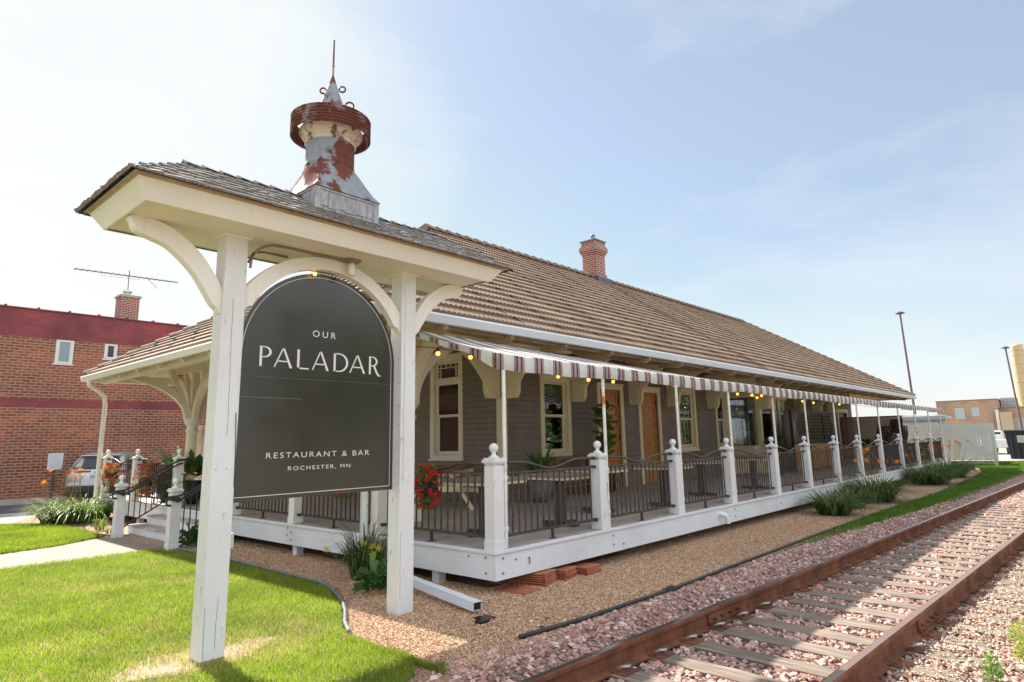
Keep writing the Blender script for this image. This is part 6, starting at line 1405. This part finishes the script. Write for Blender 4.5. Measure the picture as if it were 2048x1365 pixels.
for (y0_,y1_) in ((.3,2.3),(-2.0,.0),(-4.4,-2.4)): m=MB(); m.box(90.44,90.49,y0_,y1_,1.3,3.2); m.build('window',GB,fb)
m=MB(); m.box(89.7,89.9,3.55,3.85,0,4.2); m.build('downpipe',WHITE,fb); m=MB(); m.box(89.4,90.3,2.3,3.45,0,3.9); m.build('tan_panel',mk('tan_panel',(.52,.40,.30),.7)[0],fb)
for k,(y,zz) in enumerate(((2.6,4.5),(-.2,4.5))):
    e=empty('rooftop_unit',(93,y,zz),('left' if k==0 else 'right')+' grey caged rooftop unit on the low part of the tan building','air handler')
    m=MB(); m.box(0,2,-.7,.9,0,1.15); m.build('casing',mk('unit_grey%d'%k,(.38,.40,.43),.5)[0],e,bevel=.03)
    m=MB()
    for i in range(5): m.box(-.06,-.02,-.65+i*.36,-.60+i*.36,0,1.3)
    for i in range(4): m.box(-.07,-.03,-.7,.9,.1+i*.35,.14+i*.35)
    m.build('cage',mk('unit_cage%d'%k,(.55,.55,.55),.5)[0],e)
# smokestack
e=empty('smokestack',(130,3.45,0),'tall tapering cream brick smokestack cut by the right edge of the photo','chimney'); e['label']='tall tapering cream brick smokestack rising behind the tan brick building'
m=MB(); m.lathe([(1.55,-1),(.86,15.4),(.93,15.5),(.93,15.9),(.7,15.9)],(0,0),32); m.build('shaft',noisy('stack_brick',[(.3,(.55,.43,.27)),(.7,(.66,.53,.36))],1.2,.9),e)
m=MB()
for z in (9.5,11.0,12.5,14.0,14.8): m.lathe([(1.55-.042*(z+1)+.02,z),(1.55-.042*(z+1)+.02,z+.06)],(0,0),32)
m.build('iron_band',mk('band_dark',(.25,.2,.16),.7)[0],e)
# light poles
def lpole(base,top,label,r=.09):
    e=empty('light_pole',base,label,'light pole'); t=Vector(top)-Vector(base)
    m=MB(); m.tube([(0,0,0),tuple(t)],[r,r*.65],10); m.build('pole',mk('pole_brown',(.12,.085,.085),.6)[0] if 'pole_brown' not in bpy.data.materials else bpy.data.materials['pole_brown'],e)
    m=MB(); m.lathe([(.02,t.z-.05),(.28,t.z),(.30,t.z+.06),(.12,t.z+.14),(.001,t.z+.16)],(t.x,t.y),16); m.build('lamp_head',bpy.data.materials['pole_brown'],e); return e
lpole((45,3.90,-.1),(45,4.04,9.86),'tall brown light pole rising behind the hip end of the depot roof')
lpole((60,-.62,-.1),(60,-.33,8.35),'brown light pole at the right beside the smokestack')
# street backdrop: distant trees line on the horizon, low
TRUNK=noisy('bark',[(.3,(.06,.045,.035)),(.7,(.13,.10,.08))],8,.9)
def tree(x,y,h,cr,label,seed,n=9000,z0=-.16,cols=((.08,.16,.03),(.13,.23,.05),(.19,.30,.08))):
    e=empty('tree',(x,y,z0),label,'tree','trees across the tracks behind the camera'); r=np.random.default_rng(seed)
    m=MB(); m.tube([(0,0,0),(.1,.05,h*.3),(0,.1,h*.6),(.1,0,h*.85)],[.24,.2,.13,.04],8)
    for i in range(7): a=r.uniform(0,6.28); z=h*r.uniform(.3,.6); m.tube([(0,0,z),(math.cos(a)*cr*.45,math.sin(a)*cr*.45,z+h*.12),(math.cos(a)*cr*.8,math.sin(a)*cr*.8,z+h*.2)],[.09,.05,.02],5)
    m.build('trunk',TRUNK,e)
    cl=[]; 
    for i in range(26): v=r.normal(size=3); v/=np.linalg.norm(v); cl.append(v*np.array([cr,cr,h*.46])*r.uniform(.3,.95)+np.array([0,0,h*.50]))
    cl=np.array(cl); idx=r.integers(0,26,n); P=cl[idx]+r.normal(size=(n,3))*np.array([cr,cr,h*.3])*.16
    s=r.uniform(.06,.13,n); u=r.normal(size=(n,3));u/=np.linalg.norm(u,axis=1)[:,None]; v=np.cross(u,r.normal(size=(n,3)));v/=np.linalg.norm(v,axis=1)[:,None]
    V=np.stack([P-u*s[:,None],P+v*s[:,None]*.6,P+u*s[:,None],P-v*s[:,None]*.6],1).reshape(-1,3); C=np.array(cols)[r.integers(0,3,n)]*r.uniform(.7,1.3,(n,1))
    np_mesh('crown',V,np.arange(4*n).reshape(-1,4),BLADE,e,colors=np.repeat(C,4,0)); return e
ADJ=['leafy','tall','broad','tallest','rounded','young','wide','full','feathery','dense','lopsided','stout','slender','last']; ORD=['first','second','third','fourth','fifth','sixth','seventh','eighth','ninth','tenth','eleventh','twelfth','thirteenth','fourteenth']
for i in range(14):
    x=5+i*5.3; y=-12.5-(i%3)*1.3; h=[7.5,9,8,9.5,7.8,8.6][i%6]; tree(x,y,h,3.0+.3*(i%3),ADJ[i]+' green tree across the tracks, '+ORD[i]+' along the row mirrored in the windows',100+i)
